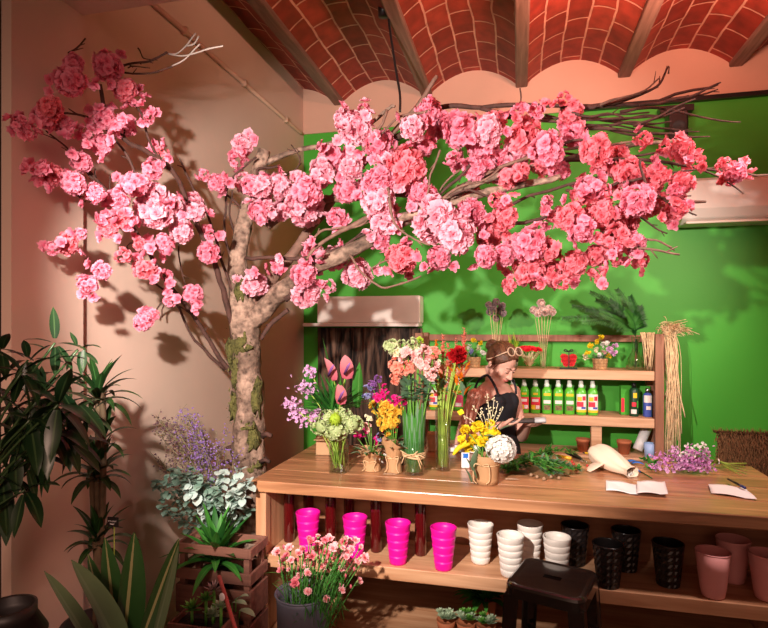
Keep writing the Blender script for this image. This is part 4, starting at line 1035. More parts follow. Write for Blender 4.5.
for k in range(46):
    d = rvec(); d.z = abs(d.z)+.3; mb = MB(); mb.leaf(V((d.x*.03, d.y*.03, .08)), d, R.uniform(.06, .13), .03, 1.2, .3, 5, 0, lance); mb.build('leaf', M_leaf, t)

# stool -----------------------------------------------------------------------------------
M_stool = mat('black_painted_metal', (.018, .013, .011), .16, metal=0, spec=.7, coat=.6)
SH = .73; c = V((.115, 2.135, 0)); t = thing('metal_stool', 'black glossy metal stool standing in front of the counter', 'stool', c, -.30)
mb = MB(); w = .138
# seat: shallow pressed top with rounded corners and a handle hole
def rr(w, r, z, n=6):
    out = []
    for cx, cy, a0 in ((w-r, w-r, 0), (-w+r, w-r, PI/2), (-w+r, -w+r, PI), (w-r, -w+r, 1.5*PI)):
        for k in range(n+1): a = a0+PI/2*k/n; out.append(V((cx+r*math.cos(a), cy+r*math.sin(a), z)))
    return out
hole = []
N_ = 28
def hl(z): return [V((.032*max(-1, min(1, math.cos(2*PI*(k+.5)/N_)*1.3)), .015*max(-1, min(1, math.sin(2*PI*(k+.5)/N_)*1.3)), z)) for k in range(N_)]
rings = [hl(SH-.02), hl(SH-.003), rr(w-.022, .03, SH-.004), rr(w-.010, .035, SH), rr(w-.003, .038, SH-.003), rr(w, .04, SH-.012), rr(w+.002, .04, SH-.045), rr(w-.004, .04, SH-.045)]
vs = [v for q in rings for v in q]; fs = []
for i in range(len(rings)-1):
    for k in range(N_): fs.append((i*N_+k, i*N_+(k+1) % N_, (i+1)*N_+(k+1) % N_, (i+1)*N_+k))
mb.add(vs, fs); mb.build('seat', M_stool, t, smooth=False)
for sx in (-1, 1):
    for sy in (-1, 1):
        mb = MB(); top = V((sx*.118, sy*.118, SH-.04)); bot = V((sx*.15, sy*.15, .012)); q = []
        for z, p_, wd in ((0, top, .034), (1, bot, .020)):
            q.append([p_+V((sx*.018, sy*.018, 0)), p_+V((-sx*wd, sy*.018, 0)), p_+V((-sx*wd, sy*.012, 0)), p_+V((sx*.010, sy*.010, 0)), p_+V((sx*.012, -sy*wd, 0)), p_+V((sx*.018, -sy*wd, 0))])
        mb.add(q[0]+q[1], [(i, (i+1) % 6, 6+(i+1) % 6, 6+i) for i in range(6)]+[(0, 1, 2, 3), (0, 3, 4, 5), (6, 9, 8, 7), (6, 11, 10, 9)])
        lg = mb.build('leg', M_stool, t, smooth=False, bev=.002)
        mb = MB(); mb.box(tuple(bot+V((-.022, -.022, -.012))), tuple(bot+V((.022, .022, .006)))); mb.build('foot', M_blackm, lg, smooth=False)
for ax in (0, 1):
    for s_ in (-1, 1):
        z = .34; o = .132; a = V((-o, s_*o, z)) if ax == 0 else V((s_*o, -o, z)); b_ = V((o, s_*o, z)) if ax == 0 else V((s_*o, o, z))
        mb = MB(); mb.tube([a, b_], .009, 8); mb.build('crossbar', M_stool, t)
for a, b_ in ((V((-.125, -.125, .46)), V((.125, .125, .46))), (V((-.125, .125, .462)), V((.125, -.125, .462)))):
    mb = MB(); mb.tube([a, b_], .007, 8); mb.build('brace', M_stool, t)

# carnation bucket ------------------------------------------------------------------------
M_bucket = mat('grey_bucket', (.13, .13, .17), .45, vary=.1)
Y = 2.10; p = at(303, 592, Y); b = V((p.x, Y, 0)); hb = p.z
t = thing('flower_bucket', 'tall grey plastic bucket holding pink carnations in front of the counter', 'bucket', b)
mb = MB(); mb.lathe([(.085, 0), (.090, .01), (.105, hb-.02), (.110, hb), (.104, hb), (.098, hb-.03), (.084, .012)], 32, cap1=True); mb.build('body', M_bucket, t)
mb = MB(); mb.tube([V((.109*math.cos(a), .109*math.sin(a), hb)) for a in [2*PI*k/32 for k in range(33)]], .004, 6, cap=False); mb.build('rim', M_bucket, t)
bq = thing('carnation_bunch', 'bunch of small pink and white carnations in the grey bucket', 'bouquet', b+V((0, 0, .1)))
M_carn = leafmat('carnation_petal', (.78, .02, .06), (.93, .54, .56), trans=.25, rough=.6)
M_carn2 = leafmat('carnation_dark', (.60, .02, .06), (.85, .26, .32), trans=.25, rough=.6)
M_bud = leafmat('bud_green', (.12, .26, .06), (.30, .40, .12), trans=.1)
CA = """277,552 289,548 283,562 281,570 291,560 303,549 306,556 311,541 318,544 325,540 329,539 333,548 325,552 312,556 320,560 330,556 340,552 346,557 352,545 356,541 352,549 344,543 348,552 365,558 358,562 341,569 308,573 300,576 295,583 308,592 326,599 318,579 299,587 327,563 336,560 347,566 316,551 299,553 286,556 306,563 313,565 323,567 338,556 359,581 342,590 341,586 295,560 322,546 350,540 335,544 343,548 303,567 310,586 329,571 289,570 361,547 346,538 318,536 309,538 294,578"""
for n, wd in enumerate(CA.split()):
    px, py = map(float, wd.split(',')); Yh = Y+R.uniform(-.13, .10) if n > 30 else Y-.06+R.uniform(-.06, .06); c = at(px, py, Yh)
    big = R.uniform(.75, 1.15) if n < 45 else .6; d = (c-(b+V((0, 0, hb-.1)))).normalized()+V((0, -.45, .15))
    mb = MB(); mb.flower(c, d, .0180*big, layers=((7, 1.35, 1), (7, .95, .85), (5, .45, .65)), wid=.85, jit=.22); fl = mb.build('carnation', M_carn if R.random() < .75 else M_carn2, bq, world=True)
    mb = MB(); mb.tube([c-d.normalized()*.024, c-d.normalized()*.006, c], [.003, .007, .009], 8); mb.build('calyx', M_bud, fl, world=True)
    q = b+V((R.uniform(-.05, .05), R.uniform(-.05, .05), .06)); mid = lerp(q, c, .62); mid.x = lerp(mid.x, b.x, .3)
    mb = MB(); mb.tube(curve([q, mid, c-d.normalized()*.02], 5), .0022, 5)
    for j in range(5):
        u = R.uniform(.55, .95); pt = lerp(mid, c, (u-.5)*1.8) if u > .5 else mid; mb.leaf(pt, rvec()+V((0, -.2, .8)), R.uniform(.04, .08), .005, .7, .2, 4, 0, lance)
    mb.build('stem', M_leaf, bq, world=True)
for k in range(40):
    px, py = R.uniform(283, 360), R.uniform(545, 592); c = at(px, py, Y+R.uniform(-.1, .1)); mb = MB(); mb.ball(c, (.005, .005, .009), 7); mb.build('bud', M_bud if R.random() < .6 else M_carn2, bq, world=True)
for k in range(60):
    c = at(R.uniform(296, 345), R.uniform(590, 630), Y-.08+R.uniform(-.05, .06)); mb = MB(); mb.leaf(c, V((R.uniform(-.5, .5), R.uniform(-.4, .1), 1)), R.uniform(.06, .12), .006, .8, .2, 5, 0, lance); mb.build('leaf', M_leaf, bq, world=True)

# ================================================================== ON THE WALL SHELF
mb = MB(); mb.box((xl, SY+.0, .69), (xr0-.002, YW-.03, .735)); su = bpy.data.objects['wall_shelf_unit']; mb.build('shelf', M_sh, su, smooth=False, world=True, bev=.004)
M_fgreen = mat('green_bottle_plastic', (.10, .48, .03), .3, coat=.3); M_cap = mat('clear_white_cap', (.74, .78, .70), .35)
M_lab = {'r': mat('label_red', (.75, .03, .06), .5), 'b': mat('label_brown', (.20, .13, .05), .5, vary=.5, vscale=60), 'g': mat('label_green', (.06, .36, .03), .5), 'y': mat('label_yellow', (.85, .55, .02), .5), 'w': mat('label_white', (.82, .74, .70), .5), 'p': mat('label_pink', (.80, .10, .22), .5), 'bl': mat('label_blue', (.06, .10, .42), .45), 'k': mat('label_dark', (.01, .05, .02), .4)}
def bottle(px, py, lb, kind, Y=SY+.08, z=LS, g='green fertiliser bottles on the lower shelf'):
    p = at(px, py, Y); t = thing('fertiliser_bottle', lb, 'bottle', V((p.x, Y, z+.001)), group=g)
    mb = MB(); mb.lathe([(.031, 0), (.035, .006), (.035, .150), (.032, .172), (.020, .190), (.016, .195)], 22, cap1=True, sq=3.2); mb.build('body', M_fgreen, t)
    mb = MB(); mb.lathe([(.0185, .193), (.0185, .212), (.015, .214), (.014, .238), (.011, .243)], 18, cap1=True); mb.build('cap', M_cap, t)
    def band(z0, z1, mm, nm='label', a0=-2.5, a1=-.6, rr_=.0357):
        mb = MB(); n = 10; vs = []
        for z_ in (z0, z1):
            for k in range(n+1):
                a = lerp(a0, a1, k/n); e = 1/((abs(math.cos(a))**3.2+abs(math.sin(a))**3.2)**(1/3.2)); vs.append((rr_*e*math.cos(a), rr_*e*math.sin(a), z_))
        mb.add(vs, [(k, k+1, n+2+k, n+1+k) for k in range(n)]); mb.build(nm, M_lab[mm], t)
    if kind == 'red': band(.030, .118, 'r'); band(.030, .062, 'y', 'label_panel', -2.4, -1.6, .0362); band(.085, .105, 'w', 'label_panel', -2.2, -1.0, .0362); band(.035, .060, 'w', 'label_panel', -1.5, -.8, .0362); band(.135, .150, 'y', 'label_panel', -2.0, -1.1)
    elif kind == 'brown': band(.025, .125, 'g'); band(.030, .065, 'b', 'label_panel', -2.15, -.95, .0362); band(.075, .100, 'w', 'label_panel', -2.2, -.9, .0362); band(.132, .150, 'y', 'label_panel', -2.2, -.9)
    elif kind == 'mix': band(.022, .150, 'w'); band(.060, .095, 'r', 'label_panel', -2.4, -1.2, .0362); band(.100, .130, 'y', 'label_panel', -2.3, -1.5, .0362); band(.022, .038, 'y', 'label_panel', -2.5, -.6, .0362); band(.045, .06, 'bl', 'label_panel', -1.6, -.8, .0362); band(.105, .135, 'r', 'label_panel', -1.4, -.8, .0362)
    elif kind == 'pink': band(.030, .120, 'p'); band(.035, .060, 'w', 'label_panel', -2.2, -1.0, .0362); band(.135, .150, 'y', 'label_panel')
for px, kd, lb in ((524, 'red', 'green bottle with red label nearest the woman'), (535.3, 'red', 'green bottle with red label, second right of the woman'), (546.8, 'brown', 'green bottle with green and brown label beside the red labelled pair'), (558.2, 'brown', 'green bottle with brown label, middle of its three alike'), (569.4, 'brown', 'green bottle with brown label next to the white labelled pair'), (581, 'mix', 'green bottle with white and red label, left of the end bottle'), (592.6, 'mix', 'green bottle with white and red label at the right end of the row'), (513, 'red', 'green bottle mostly hidden behind the woman, left end of the row'), (459, 'pink', 'green bottle with pink label seen left of the woman'), (447, 'pink', 'green bottle behind the tall orange bouquet, left of the woman'), (434, 'mix', 'green bottle behind the peach bouquet')):
    bottle(px, 417, lb, kd)
# tins and carton at the right end
def can(px, lb, body, bands, h=.19, r=.030, cap=None, name='spray_can'):
    Y = SY+.10; p = at(px, 420, Y); t = thing(name, lb, 'spray can', V((p.x, Y, LS+.001)))
    mb = MB(); mb.lathe([(r*.95, 0), (r, .004), (r, h-.02), (r*.75, h-.004), (r*.55, h)], 22, cap1=True); mb.build('can', body, t)
    mb = MB(); mb.lathe([(r*.5, h), (r*.5, h+.028), (r*.3, h+.034)], 16, cap1=True); mb.build('cap', cap or M_cap, t)
    for z0, z1, a0, a1, mm in bands:
        mb = MB(); n = 8; vs = [((r+.0007)*math.cos(lerp(a0, a1, k/n)), (r+.0007)*math.sin(lerp(a0, a1, k/n)), z_) for z_ in (z0, z1) for k in range(n+1)]
        mb.add(vs, [(k, k+1, n+2+k, n+1+k) for k in range(n)]); mb.build('label', M_lab[mm], t)
can(634, 'dark green spray can with yellow and red print near the post', M_lab['k'], [(.13, .165, -1.9, -1.1, 'y'), (.07, .10, -2.2, -1.3, 'r'), (.02, .05, -2.4, -1.2, 'w'), (.06, .11, -1.1, -.7, 'g')], .20, .031, M_blackm)
can(647.5, 'blue and silver spray can standing next to the shelf post', M_lab['bl'], [(.10, .15, -2.6, -.6, 'w'), (.05, .075, -2.0, -1.0, 'w')], .165, .030, M_steel)
Y = SY+.16; p = at(625, 420, Y); t = thing('product_carton', 'narrow green carton with a red strip left of the dark spray can', 'carton', V((p.x, Y, LS+.001)), .2)
mb = MB(); mb.box((-.035, -.02, 0), (.035, .02, .21)); mb.build('carton', M_lab['g'], t, smooth=False, bev=.002)
mb = MB(); mb.box((-.034, -.0212, .02), (-.012, -.0201, .12)); mb.build('print', M_lab['r'], t, smooth=False)
Y = SY+.24; p = at(643, 400, Y); mb = MB(); mb.box((-.045, -.02, 0), (.045, .02, .20)); tag(mb.build('product_carton', M_lab['g'], loc=V((p.x, Y, LS+.001)), smooth=False, bev=.002), 'plain green carton behind the two spray cans', 'carton')
# upper shelf
UZ = US+.001
def upos(px, Y=SY+.14): p = at(px, 365, Y); return V((p.x, Y, UZ))
M_straw = mat('straw', (.72, .52, .30), .7, vary=.2, vscale=40)
M_dry = leafmat('dried_mauve', (.28, .18, .22), (.50, .38, .40), trans=.1, rough=.8); M_dryw = leafmat('dried_blush', (.80, .42, .38), (.90, .74, .68), trans=.2, rough=.8)
def dried(px, heads, lb, m, hr, vase_h, nm):
    b = upos(px); vase('glass_vase', 'slim clear glass vase holding '+lb, b, [(.026, 0), (.028, .005), (.028, vase_h)], 16, sq=5)
    bq = thing(nm, lb, 'dried flowers', b+V((0, 0, .012)))
    for hx, hy in heads:
        c = at(hx, hy, b.y+R.uniform(-.03, .03))
        def f(mb):
            for k in range(34): d = rvec(); mb.flower(c+d*hr*.7, d, hr*.5, layers=((5, 1.2, 1), (4, .6, .7)), jit=.2)
        put(bq, 'flower_head', m, f)
        for j in range(2): put(bq, 'stem', M_straw, lambda mb: mb.tube(curve([b+V((R.uniform(-.016, .016), R.uniform(-.016, .016), .01)), lerp(b, c, .6), c], 4), .0016, 4))
dried(496, [(489, 305), (496, 302), (502, 306), (490, 312), (498, 311), (503, 313), (496, 318), (493, 307)], 'greyish mauve dried flowers above the woman', M_dry, .028, .14, 'dried_flower_bunch')
dried(543, [(534, 310), (541, 303), (549, 309), (538, 313), (545, 312), (552, 312), (542, 308)], 'pale blush dried flowers on straw stems', M_dryw, .030, .22, 'dried_flower_bunch')
b = upos(513, SY+.2); t = thing('small_grass_plant', 'small bright green grass plant on the shelf behind the woman', 'plant', b)
mb = MB(); mb.lathe([(.035, 0), (.045, .10), (.041, .10), (.038, .09)], 18, cap1=True); mb.build('pot', M_cap, t)
for k in range(50):
    mb = MB(); mb.leaf(V((R.gauss(0, .018), R.gauss(0, .018), .09)), V((R.gauss(0, .35), R.gauss(0, .35), 1)), R.uniform(.08, .19), .009, .5, .2, 4, 0, lance); mb.build('blade', M_f['lime'] if k % 3 else M_leaf, t)
# red roses in straw wrap
b = upos(529, SY+.08); t = thing('wrapped_red_roses', 'bunch of bright red flowers in a pale straw wrap behind the woman', 'bouquet', b)
def f(mb):
    for k in range(170):
        z = R.uniform(0, 1); a = R.uniform(0, 6.28); q = lerp(.014, .075, z**1.3); c = V((q*math.cos(a), q*math.sin(a)*.6, .01+z*.10)); mb.leaf(c, V((math.cos(a)*.5, math.sin(a)*.4, R.uniform(.4, 1))), R.uniform(.03, .05), .007, .2, .2, 3, 0, lance)
mb = MB(); f(mb); mb.build('straw_wrap', leafmat('pale_straw', (.72, .52, .28), (.88, .76, .52), trans=.1), t)
for k in range(16):
    a = k*2.4; q = .078*math.sqrt((k+.5)/16); mb = MB(); mb.flower(V((q*math.cos(a), q*math.sin(a)*.6, .128+.018*(1-q/.08)+R.uniform(-.005, .008))), V((math.cos(a)*q*8, math.sin(a)*q*6-.5, .9)), .026, layers=((5, 1.3, 1), (5, .8, .85), (4, .35, .7)), wid=1, jit=.12); mb.build('rose', M_f['brt'], t)
# red preserved roses in clear box
b = upos(568.5, SY+.08); t = thing('rose_gift_box', 'clear box of red roses with a black bow on the upper shelf', 'gift box', b)
mb = MB(); mb.box((-.058, -.035, 0), (.058, .035, .010)); mb.build('base', M_blackm, t, smooth=False)
mb = MB(); mb.box((-.056, -.034, .0105), (.056, .034, .122)); mb.build('cover', M_glass, t, smooth=False)
for x in (-1, 1):
    for k in range(5):
        px_, pz = (x*.022, .085) if k == 0 else (x*.030, .06) if k == 1 else (x*.014, .058) if k == 2 else (x*.020, .036) if k == 3 else (x*.036, .086)
        mb = MB(); mb.flower(V((px_, -.012, pz)), V((0, -1, .25)), .024, layers=((6, 1.3, 1), (5, .8, .8), (4, .3, .6)), wid=1, jit=.1); mb.build('rose', M_f['brt'], t)
mb = MB(); mb.box((-.003, -.036, .01), (.003, -.0345, .123)); mb.build('ribbon_band', M_blackm, t, smooth=False)
mb = MB()
for sx in (-1, 1): mb.tube(curve([V((0, 0, .124)), V((sx*.02, -.005, .140)), V((sx*.03, 0, .130)), V((0, 0, .124))], 4), .004, 6)
mb.build('bow', M_blackm, t)
# basket of mixed flowers
def basket(px, Y, lb, flw, leafy=.5):
    b = upos(px, Y); t = thing('flower_basket', lb, 'basket', b)
    M_wick = mat('wicker', (.36, .20, .09), .8, vary=.35, vscale=60)
    mb = MB(); mb.lathe([(.042, 0)]+[(.044+.006*i/8+(.0025 if i % 2 else 0), .078*i/8) for i in range(9)]+[(.044, .078), (.04, .05)], 24, cap1=True, wave=.025); mb.build('basket', M_wick, t, smooth=False)
    for kind, hx, hy, n_ in flw:
        c = at(hx, hy, Y+R.uniform(-.03, .02))
        put(t, 'flower_head', M_f[kind], lambda mb: [mb.flower(c+rvec()*.013, rvec()+V((0, -.8, .3)), .015, layers=((5, 1.2, 1), (4, .6, .7)), jit=.2) for k in range(n_)])
        put(t, 'stem', M_stem, lambda mb: mb.tube([b+V((0, 0, .06)), c], .0018, 5))
    for k in range(22): put(t, 'leaf', M_leafs if k % 2 else M_leaf, lambda mb: mb.leaf(b+V((R.gauss(0, .02), R.gauss(0, .02), .075)), V((R.gauss(0, .8), R.gauss(-.2, .6), .8)), R.uniform(.04, .08), .014, .7, .3, 4, 0, lance))
basket(600, SY+.09, 'woven basket of mixed yellow, white and lilac flowers on the upper shelf', [(k, x, y, 7) for k, x, y in (('yel', 591, 346), ('yel', 597, 341), ('white', 603, 345), ('lilac', 610, 349), ('lilac', 614, 353), ('yel', 588, 353), ('cream', 596, 350), ('white', 608, 342), ('pinkp', 604, 352), ('yel', 608, 356), ('lilac', 615, 346), ('cream', 586, 357), ('white', 599, 356), ('yel', 601, 338))])
basket(474, SY+.09, 'woven basket of yellow and pale flowers on the shelf left of the woman', [(k, x, y, 7) for k, x, y in (('yel', 474, 340), ('white', 469, 347), ('cream', 478, 348), ('yel', 481, 343), ('blue', 472, 352), ('white', 483, 353), ('cream', 466, 354))])
# glass flask with palm fronds
b = upos(635.5, SY+.10)
vase('glass_flask', 'round bellied glass flask with palm fronds beside the shelf post', b, [(.045, 0), (.062, .012), (.066, .045), (.052, .085), (.028, .125), (.022, .16), (.024, .20), (.030, .235)], 28, water=None)
t = bpy.data.objects['glass_flask']; mb = MB(); mb.lathe([(.043, .009), (.058, .014), (.062, .045), (.058, .062)], 28, cap1=True); mb.build('water', M_water, t)
bq = thing('palm_fronds', 'spray of dark green palm fronds leaning left out of the glass flask', 'palm leaves', b+V((0, 0, .02)))
for tx, ty, dy in ((562, 318, -.1), (572, 306, .0), (590, 292, .05), (604, 287, -.05), (617, 289, .08), (630, 296, -.1), (640, 306, .02), (610, 300, -.08), (596, 300, .08), (586, 310, .0), (622, 298, .0), (634, 312, -.1), (600, 312, -.16), (582, 322, -.12), (625, 310, -.15)):
    top = b+V((0, 0, .235)); e = at(tx, ty, b.y+dy); mid = lerp(top, e, .45)+V((.02, 0, .06 if tx < 600 else .02)); q = curve([b+V((0, 0, .02)), top, mid, e], 8)
    fr = MB(); fr.tube(q, [lerp(.003, .001, i/(len(q)-1)) for i in range(len(q))], 5); fr = fr.build('frond_stem', M_leafd, bq, world=True)
    mb = MB(); L0 = len(q)
    for i in range(int(L0*.48), L0):
        for sgn in (-1, 1):
            for sub_ in (0, .5):
                d = (q[i]-q[i-1]); pnt = lerp(q[i-1], q[i], sub_); d.normalize(); sd = d.cross(V((0, -1, .25))).normalized()*sgn; mb.leaf(pnt, d*.8+sd*.8+V((0, R.uniform(-.2, .2), -.1)), R.uniform(.8, 1.1)*.105*(1.2-(i/L0)), .0068, .5, .2, 4, 0, strap, up=V((0, -1, .25)))
    mb.build('frond_leaf', M_leaf if R.random() < .6 else M_leafd, bq, world=True)
# lower things: roll, cup and pots on the lowest board
LB = .736
Y = SY+.12
def lpos(px, Y): p = at(px, 450, Y); return V((p.x, Y, LB))
q = lpos(642, SY+.14); mb = MB(); mb.tube([q+V((-.03, 0, .028)), q+V((.045, .05, .185))], .034, 20)
tag(mb.build('paper_roll', M_paper, loc=q, world=True), 'white paper roll leaning against the shelf post behind the counter', 'paper roll')
q = lpos(650, SY+.06); mb = MB(); mb.lathe([(.036, 0), (.040, .095), (.036, .095), (.033, .004)], 20, cap1=True); tag(mb.build('paper_cup', mat('pale_blue', (.36, .52, .85), .5), loc=q), 'pale blue cup in front of the white paper roll', 'cup')
for px, lb in ((583, 'terracotta pot just above the counter edge left of the middle post'), (624, 'terracotta pot just above the counter edge right of the middle post')):
    q = lpos(px, SY+.12); mb = MB(); mb.lathe([(.035, 0), (.046, .075), (.050, .075), (.050, .095), (.044, .095), (.040, .07)], 20, cap1=True); tag(mb.build('terracotta_pot', M_terra, loc=q), lb, 'plant pot', 'terracotta pots behind the counter')

# raffia bundle on the post -----------------------------------------------------------------
px0 = at(664, 340, SY).x
t = thing('raffia_bundle', 'long bundle of straw coloured raffia hanging on the shelf post', 'raffia', V((px0+.03, SY+.02, 1.63)))
for k in range(95):
    a = at(R.uniform(660, 676), R.uniform(326, 338), SY+R.uniform(-.03, .05)); e = at(R.gauss(673, 5.5), R.uniform(400, 474), SY+R.uniform(-.05, .06))
    e.x = max(e.x, px0+.006); a.x = max(a.x, px0+.006) if k % 4 else a.x
    m1 = at(R.gauss(672, 3.5), R.uniform(350, 380), SY+R.uniform(-.05, .05)); m1.x = max(m1.x, px0+.006)
    mb = MB(); mb.tube(curve([a, m1, e], 5), R.uniform(.0022, .0042), 4); mb.build('strand', M_straw, t, world=True)
def f(mb):
    c = at(668, 331, SY)
    for k in range(170):
        d = rvec(); d.z = abs(d.z)*.6+R.uniform(-.3, .2); d.x = d.x*.7+.35
        p0 = c+V((R.gauss(.01, .03), R.gauss(0, .02), R.gauss(.01, .02))); p0.z = max(p0.z, 1.595) if p0.x < px0 else p0.z
        mb.tube(curve([p0, p0+d*R.uniform(.03, .07), p0+d*R.uniform(.06, .13)+V((0, 0, -.03))], 3), .0018, 4)
mb = MB(); f(mb); o = mb.build('loose_strand', M_straw, t, world=True); tag(o, kind='stuff')
t2 = bpy.data.objects['raffia_bundle']
mb = MB()
for k in range(26):
    a = at(R.uniform(640, 656), R.uniform(333, 342), SY-.02); a.z = 1.6; e = at(R.uniform(644, 652), R.uniform(345, 372), SY+.0+R.uniform(0, .02)); mb.tube(curve([a, lerp(a, e, .4)+V((0, -.02, 0)), e], 3), .0022, 4)
o = mb.build('front_strand', M_straw, t2, world=True); tag(o, kind='stuff')

# fur covered chair -------------------------------------------------------------------------
M_fur = leafmat('brown_fur', (.07, .03, .015), (.30, .15, .07), trans=0, rough=.9, spec=.1)
Y = 3.72; a = at(716, 431, Y); b_ = at(790, 431, Y); cx = (a.x+b_.x)/2; w = (b_.x-a.x)/2; zt = a.z
t = thing('fur_covered_chair', 'chair whose back is covered in shaggy brown fur at the right behind the counter', 'chair', V((cx, Y, 0)))
mb = MB(); mb.box((cx-w+.02, Y, .48), (cx+w-.02, Y+.05, zt-.02)); mb.build('backrest', M_fur, t, smooth=False, world=True, bev=.02)
mb = MB(); mb.box((cx-w, Y-.42, .43), (cx+w, Y+.05, .478)); mb.build('seat', M_fur, t, smooth=False, world=True, bev=.015)
for sx in (-1, 1):
    for yy in (Y-.38, Y+.02): mb = MB(); mb.tube([(cx+sx*(w-.04), yy, 0), (cx+sx*(w-.04), yy, .43)], .018, 10); mb.build('leg', M_shd, t, world=True)
def f(mb):
    for k in range(5200):
        if R.random() < .82: p_ = V((cx+R.uniform(-w, w), Y-R.uniform(-.01, .012), R.uniform(.62, zt))); d = V((R.gauss(0, .45), -R.uniform(.4, .9), R.gauss(-.5, .45)))
        else: p_ = V((cx+R.uniform(-w, w), Y+R.uniform(-.01, .05), zt-.015)); d = V((R.gauss(0, .5), R.gauss(-.2, .4), R.uniform(.3, 1)))
        mb.leaf(p_, d, R.uniform(.02, .045), .006, 1.1, .1, 3, 0, lambda u: 1-u*.9)
mb = MB(); f(mb); tag(mb.build('fur', M_fur, t, world=True), kind='stuff')
# ================================================================== PLANTS AT THE LEFT
M_darkpot = mat('dark_pot', (.015, .012, .012), .5)
M_sch = leafmat('schefflera_leaf', (.004, .016, .005), (.012, .032, .010), (.03, .06, .02), trans=.12, rough=.35)  # colour darkened to stand in for the weak light at the left edge
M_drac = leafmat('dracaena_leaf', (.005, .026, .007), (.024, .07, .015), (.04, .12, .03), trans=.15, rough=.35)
M_big = leafmat('broad_leaf', (.018, .065, .016), (.04, .12, .03), (.34, .34, .15), trans=.15, rough=.35)
M_big2 = leafmat('grey_green_leaf', (.085, .14, .065), (.13, .19, .09), (.15, .21, .11), trans=.12, rough=.45)
M_woodst = mat('woody_stem', (.14, .09, .05), .8, vary=.3, vscale=30)
def opot(name, label, loc, r0, r1, h, m, cat='pot', soil=True):
    t = thing(name, label, cat, loc); mb = MB(); mb.lathe([(r0, 0), (r1-.012, h-.03), (r1, h-.03), (r1, h), (r1-.012, h), (r0-.004, h-.06)], 30, cap1=True); mb.build('body', m, t)
    if soil: mb = MB(); mb.lathe([(r1-.02, h-.04), (.01, h-.03)], 20, cap1=True); mb.build('soil', mat('soil', (.02, .012, .008), .95, bump=.6, bscale=80), t)
    return t
# schefflera close at the left edge
SB = V((-1.34, 1.20, 0))
opot('floor_pot', 'dark pot of the big leafed plant at the bottom left corner', V((-1.50, 1.10, 0)), .10, .13, .30, M_darkpot)
sp = thing('umbrella_plant', 'dark umbrella plant with hanging leaf fans filling the left edge', 'plant', V((-1.50, 1.10, .27)))
SY0 = 1.22
for k in range(3):
    mb = MB(); mb.tube([V((-1.50+.03*k-.03, 1.10, .27)), V((-1.50+.01*k, 1.11, .6)), V((-1.50, 1.12, .9))], .011, 8); mb.build('trunk', M_woodst, sp, world=True)
root = V((-1.50, 1.10, .27))
def fan(hx, hy, n, L_, Y, a0=0, spread=6.28, dz=-.25, w=.30):
    c = at(hx, hy, Y)
    mb = MB(); st_ = V((-1.50, 1.12, .9)); mb.tube(curve([st_, lerp(st_, c, .6)+V((-.04, 0, .03)), c], 5), [.006]*6+[.003]*5, 6); mb.build('leaf_stalk', M_sch, sp, world=True)
    for k in range(n):
        a = a0+spread*k/n+R.uniform(-.15, .15); d = V((math.cos(a), R.uniform(-.5, .3), math.sin(a)*.75+dz))
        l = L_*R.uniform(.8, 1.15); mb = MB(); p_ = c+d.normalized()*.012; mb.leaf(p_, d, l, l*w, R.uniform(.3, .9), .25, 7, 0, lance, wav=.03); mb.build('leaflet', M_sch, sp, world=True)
for hx, hy, n, L_, dY in ((55, 343, 6, .085, 0), (78, 350, 6, .07, .02), (22, 372, 8, .12, -.05), (40, 398, 8, .13, .03), (62, 392, 7, .11, -.04), (72, 412, 7, .11, .04), (15, 430, 8, .13, .0), (50, 432, 8, .13, -.06), (75, 440, 6, .10, .03), (18, 405, 7, .12, .08), (35, 455, 7, .12, -.02), (5, 465, 7, .12, .06), (60, 375, 6, .09, .06), (88, 415, 5, .08, .05), (12, 478, 7, .12, .03), (25, 490, 6, .12, -.04), (66, 425, 7, .12, -.02), (45, 410, 8, .13, .07), (28, 360, 7, .10, .04), (58, 405, 7, .13, -.1), (2, 352, 6, .10, .02), (30, 420, 7, .13, -.08)):
    fan(hx, hy, n, L_*.86, SY0+dY, R.uniform(0, 3))
for px, py, dx, dz, L_ in ((15, 452, .15, -1, .13), (46, 455, -.05, -1, .12), (30, 430, .5, -.9, .15), (3, 480, .2, -1, .16), (8, 500, .05, -1, .13), (62, 430, .5, -.7, .14), (28, 470, .5, -1, .09), (74, 445, .8, -.45, .12), (80, 405, .7, -.5, .13), (60, 358, .9, .15, .09), (85, 345, .9, 0, .06), (80, 352, .15, -1, .065), (84, 350, .05, -1, .06), (44, 348, -.9, .3, .06)):
    mb = MB(); mb.leaf(at(px, py, SY0-.03), V((dx, -.1, dz)), L_*.9, L_*.27, .3, .25, 7, 0, lance); mb.build('leaflet', M_sch, sp, world=True)
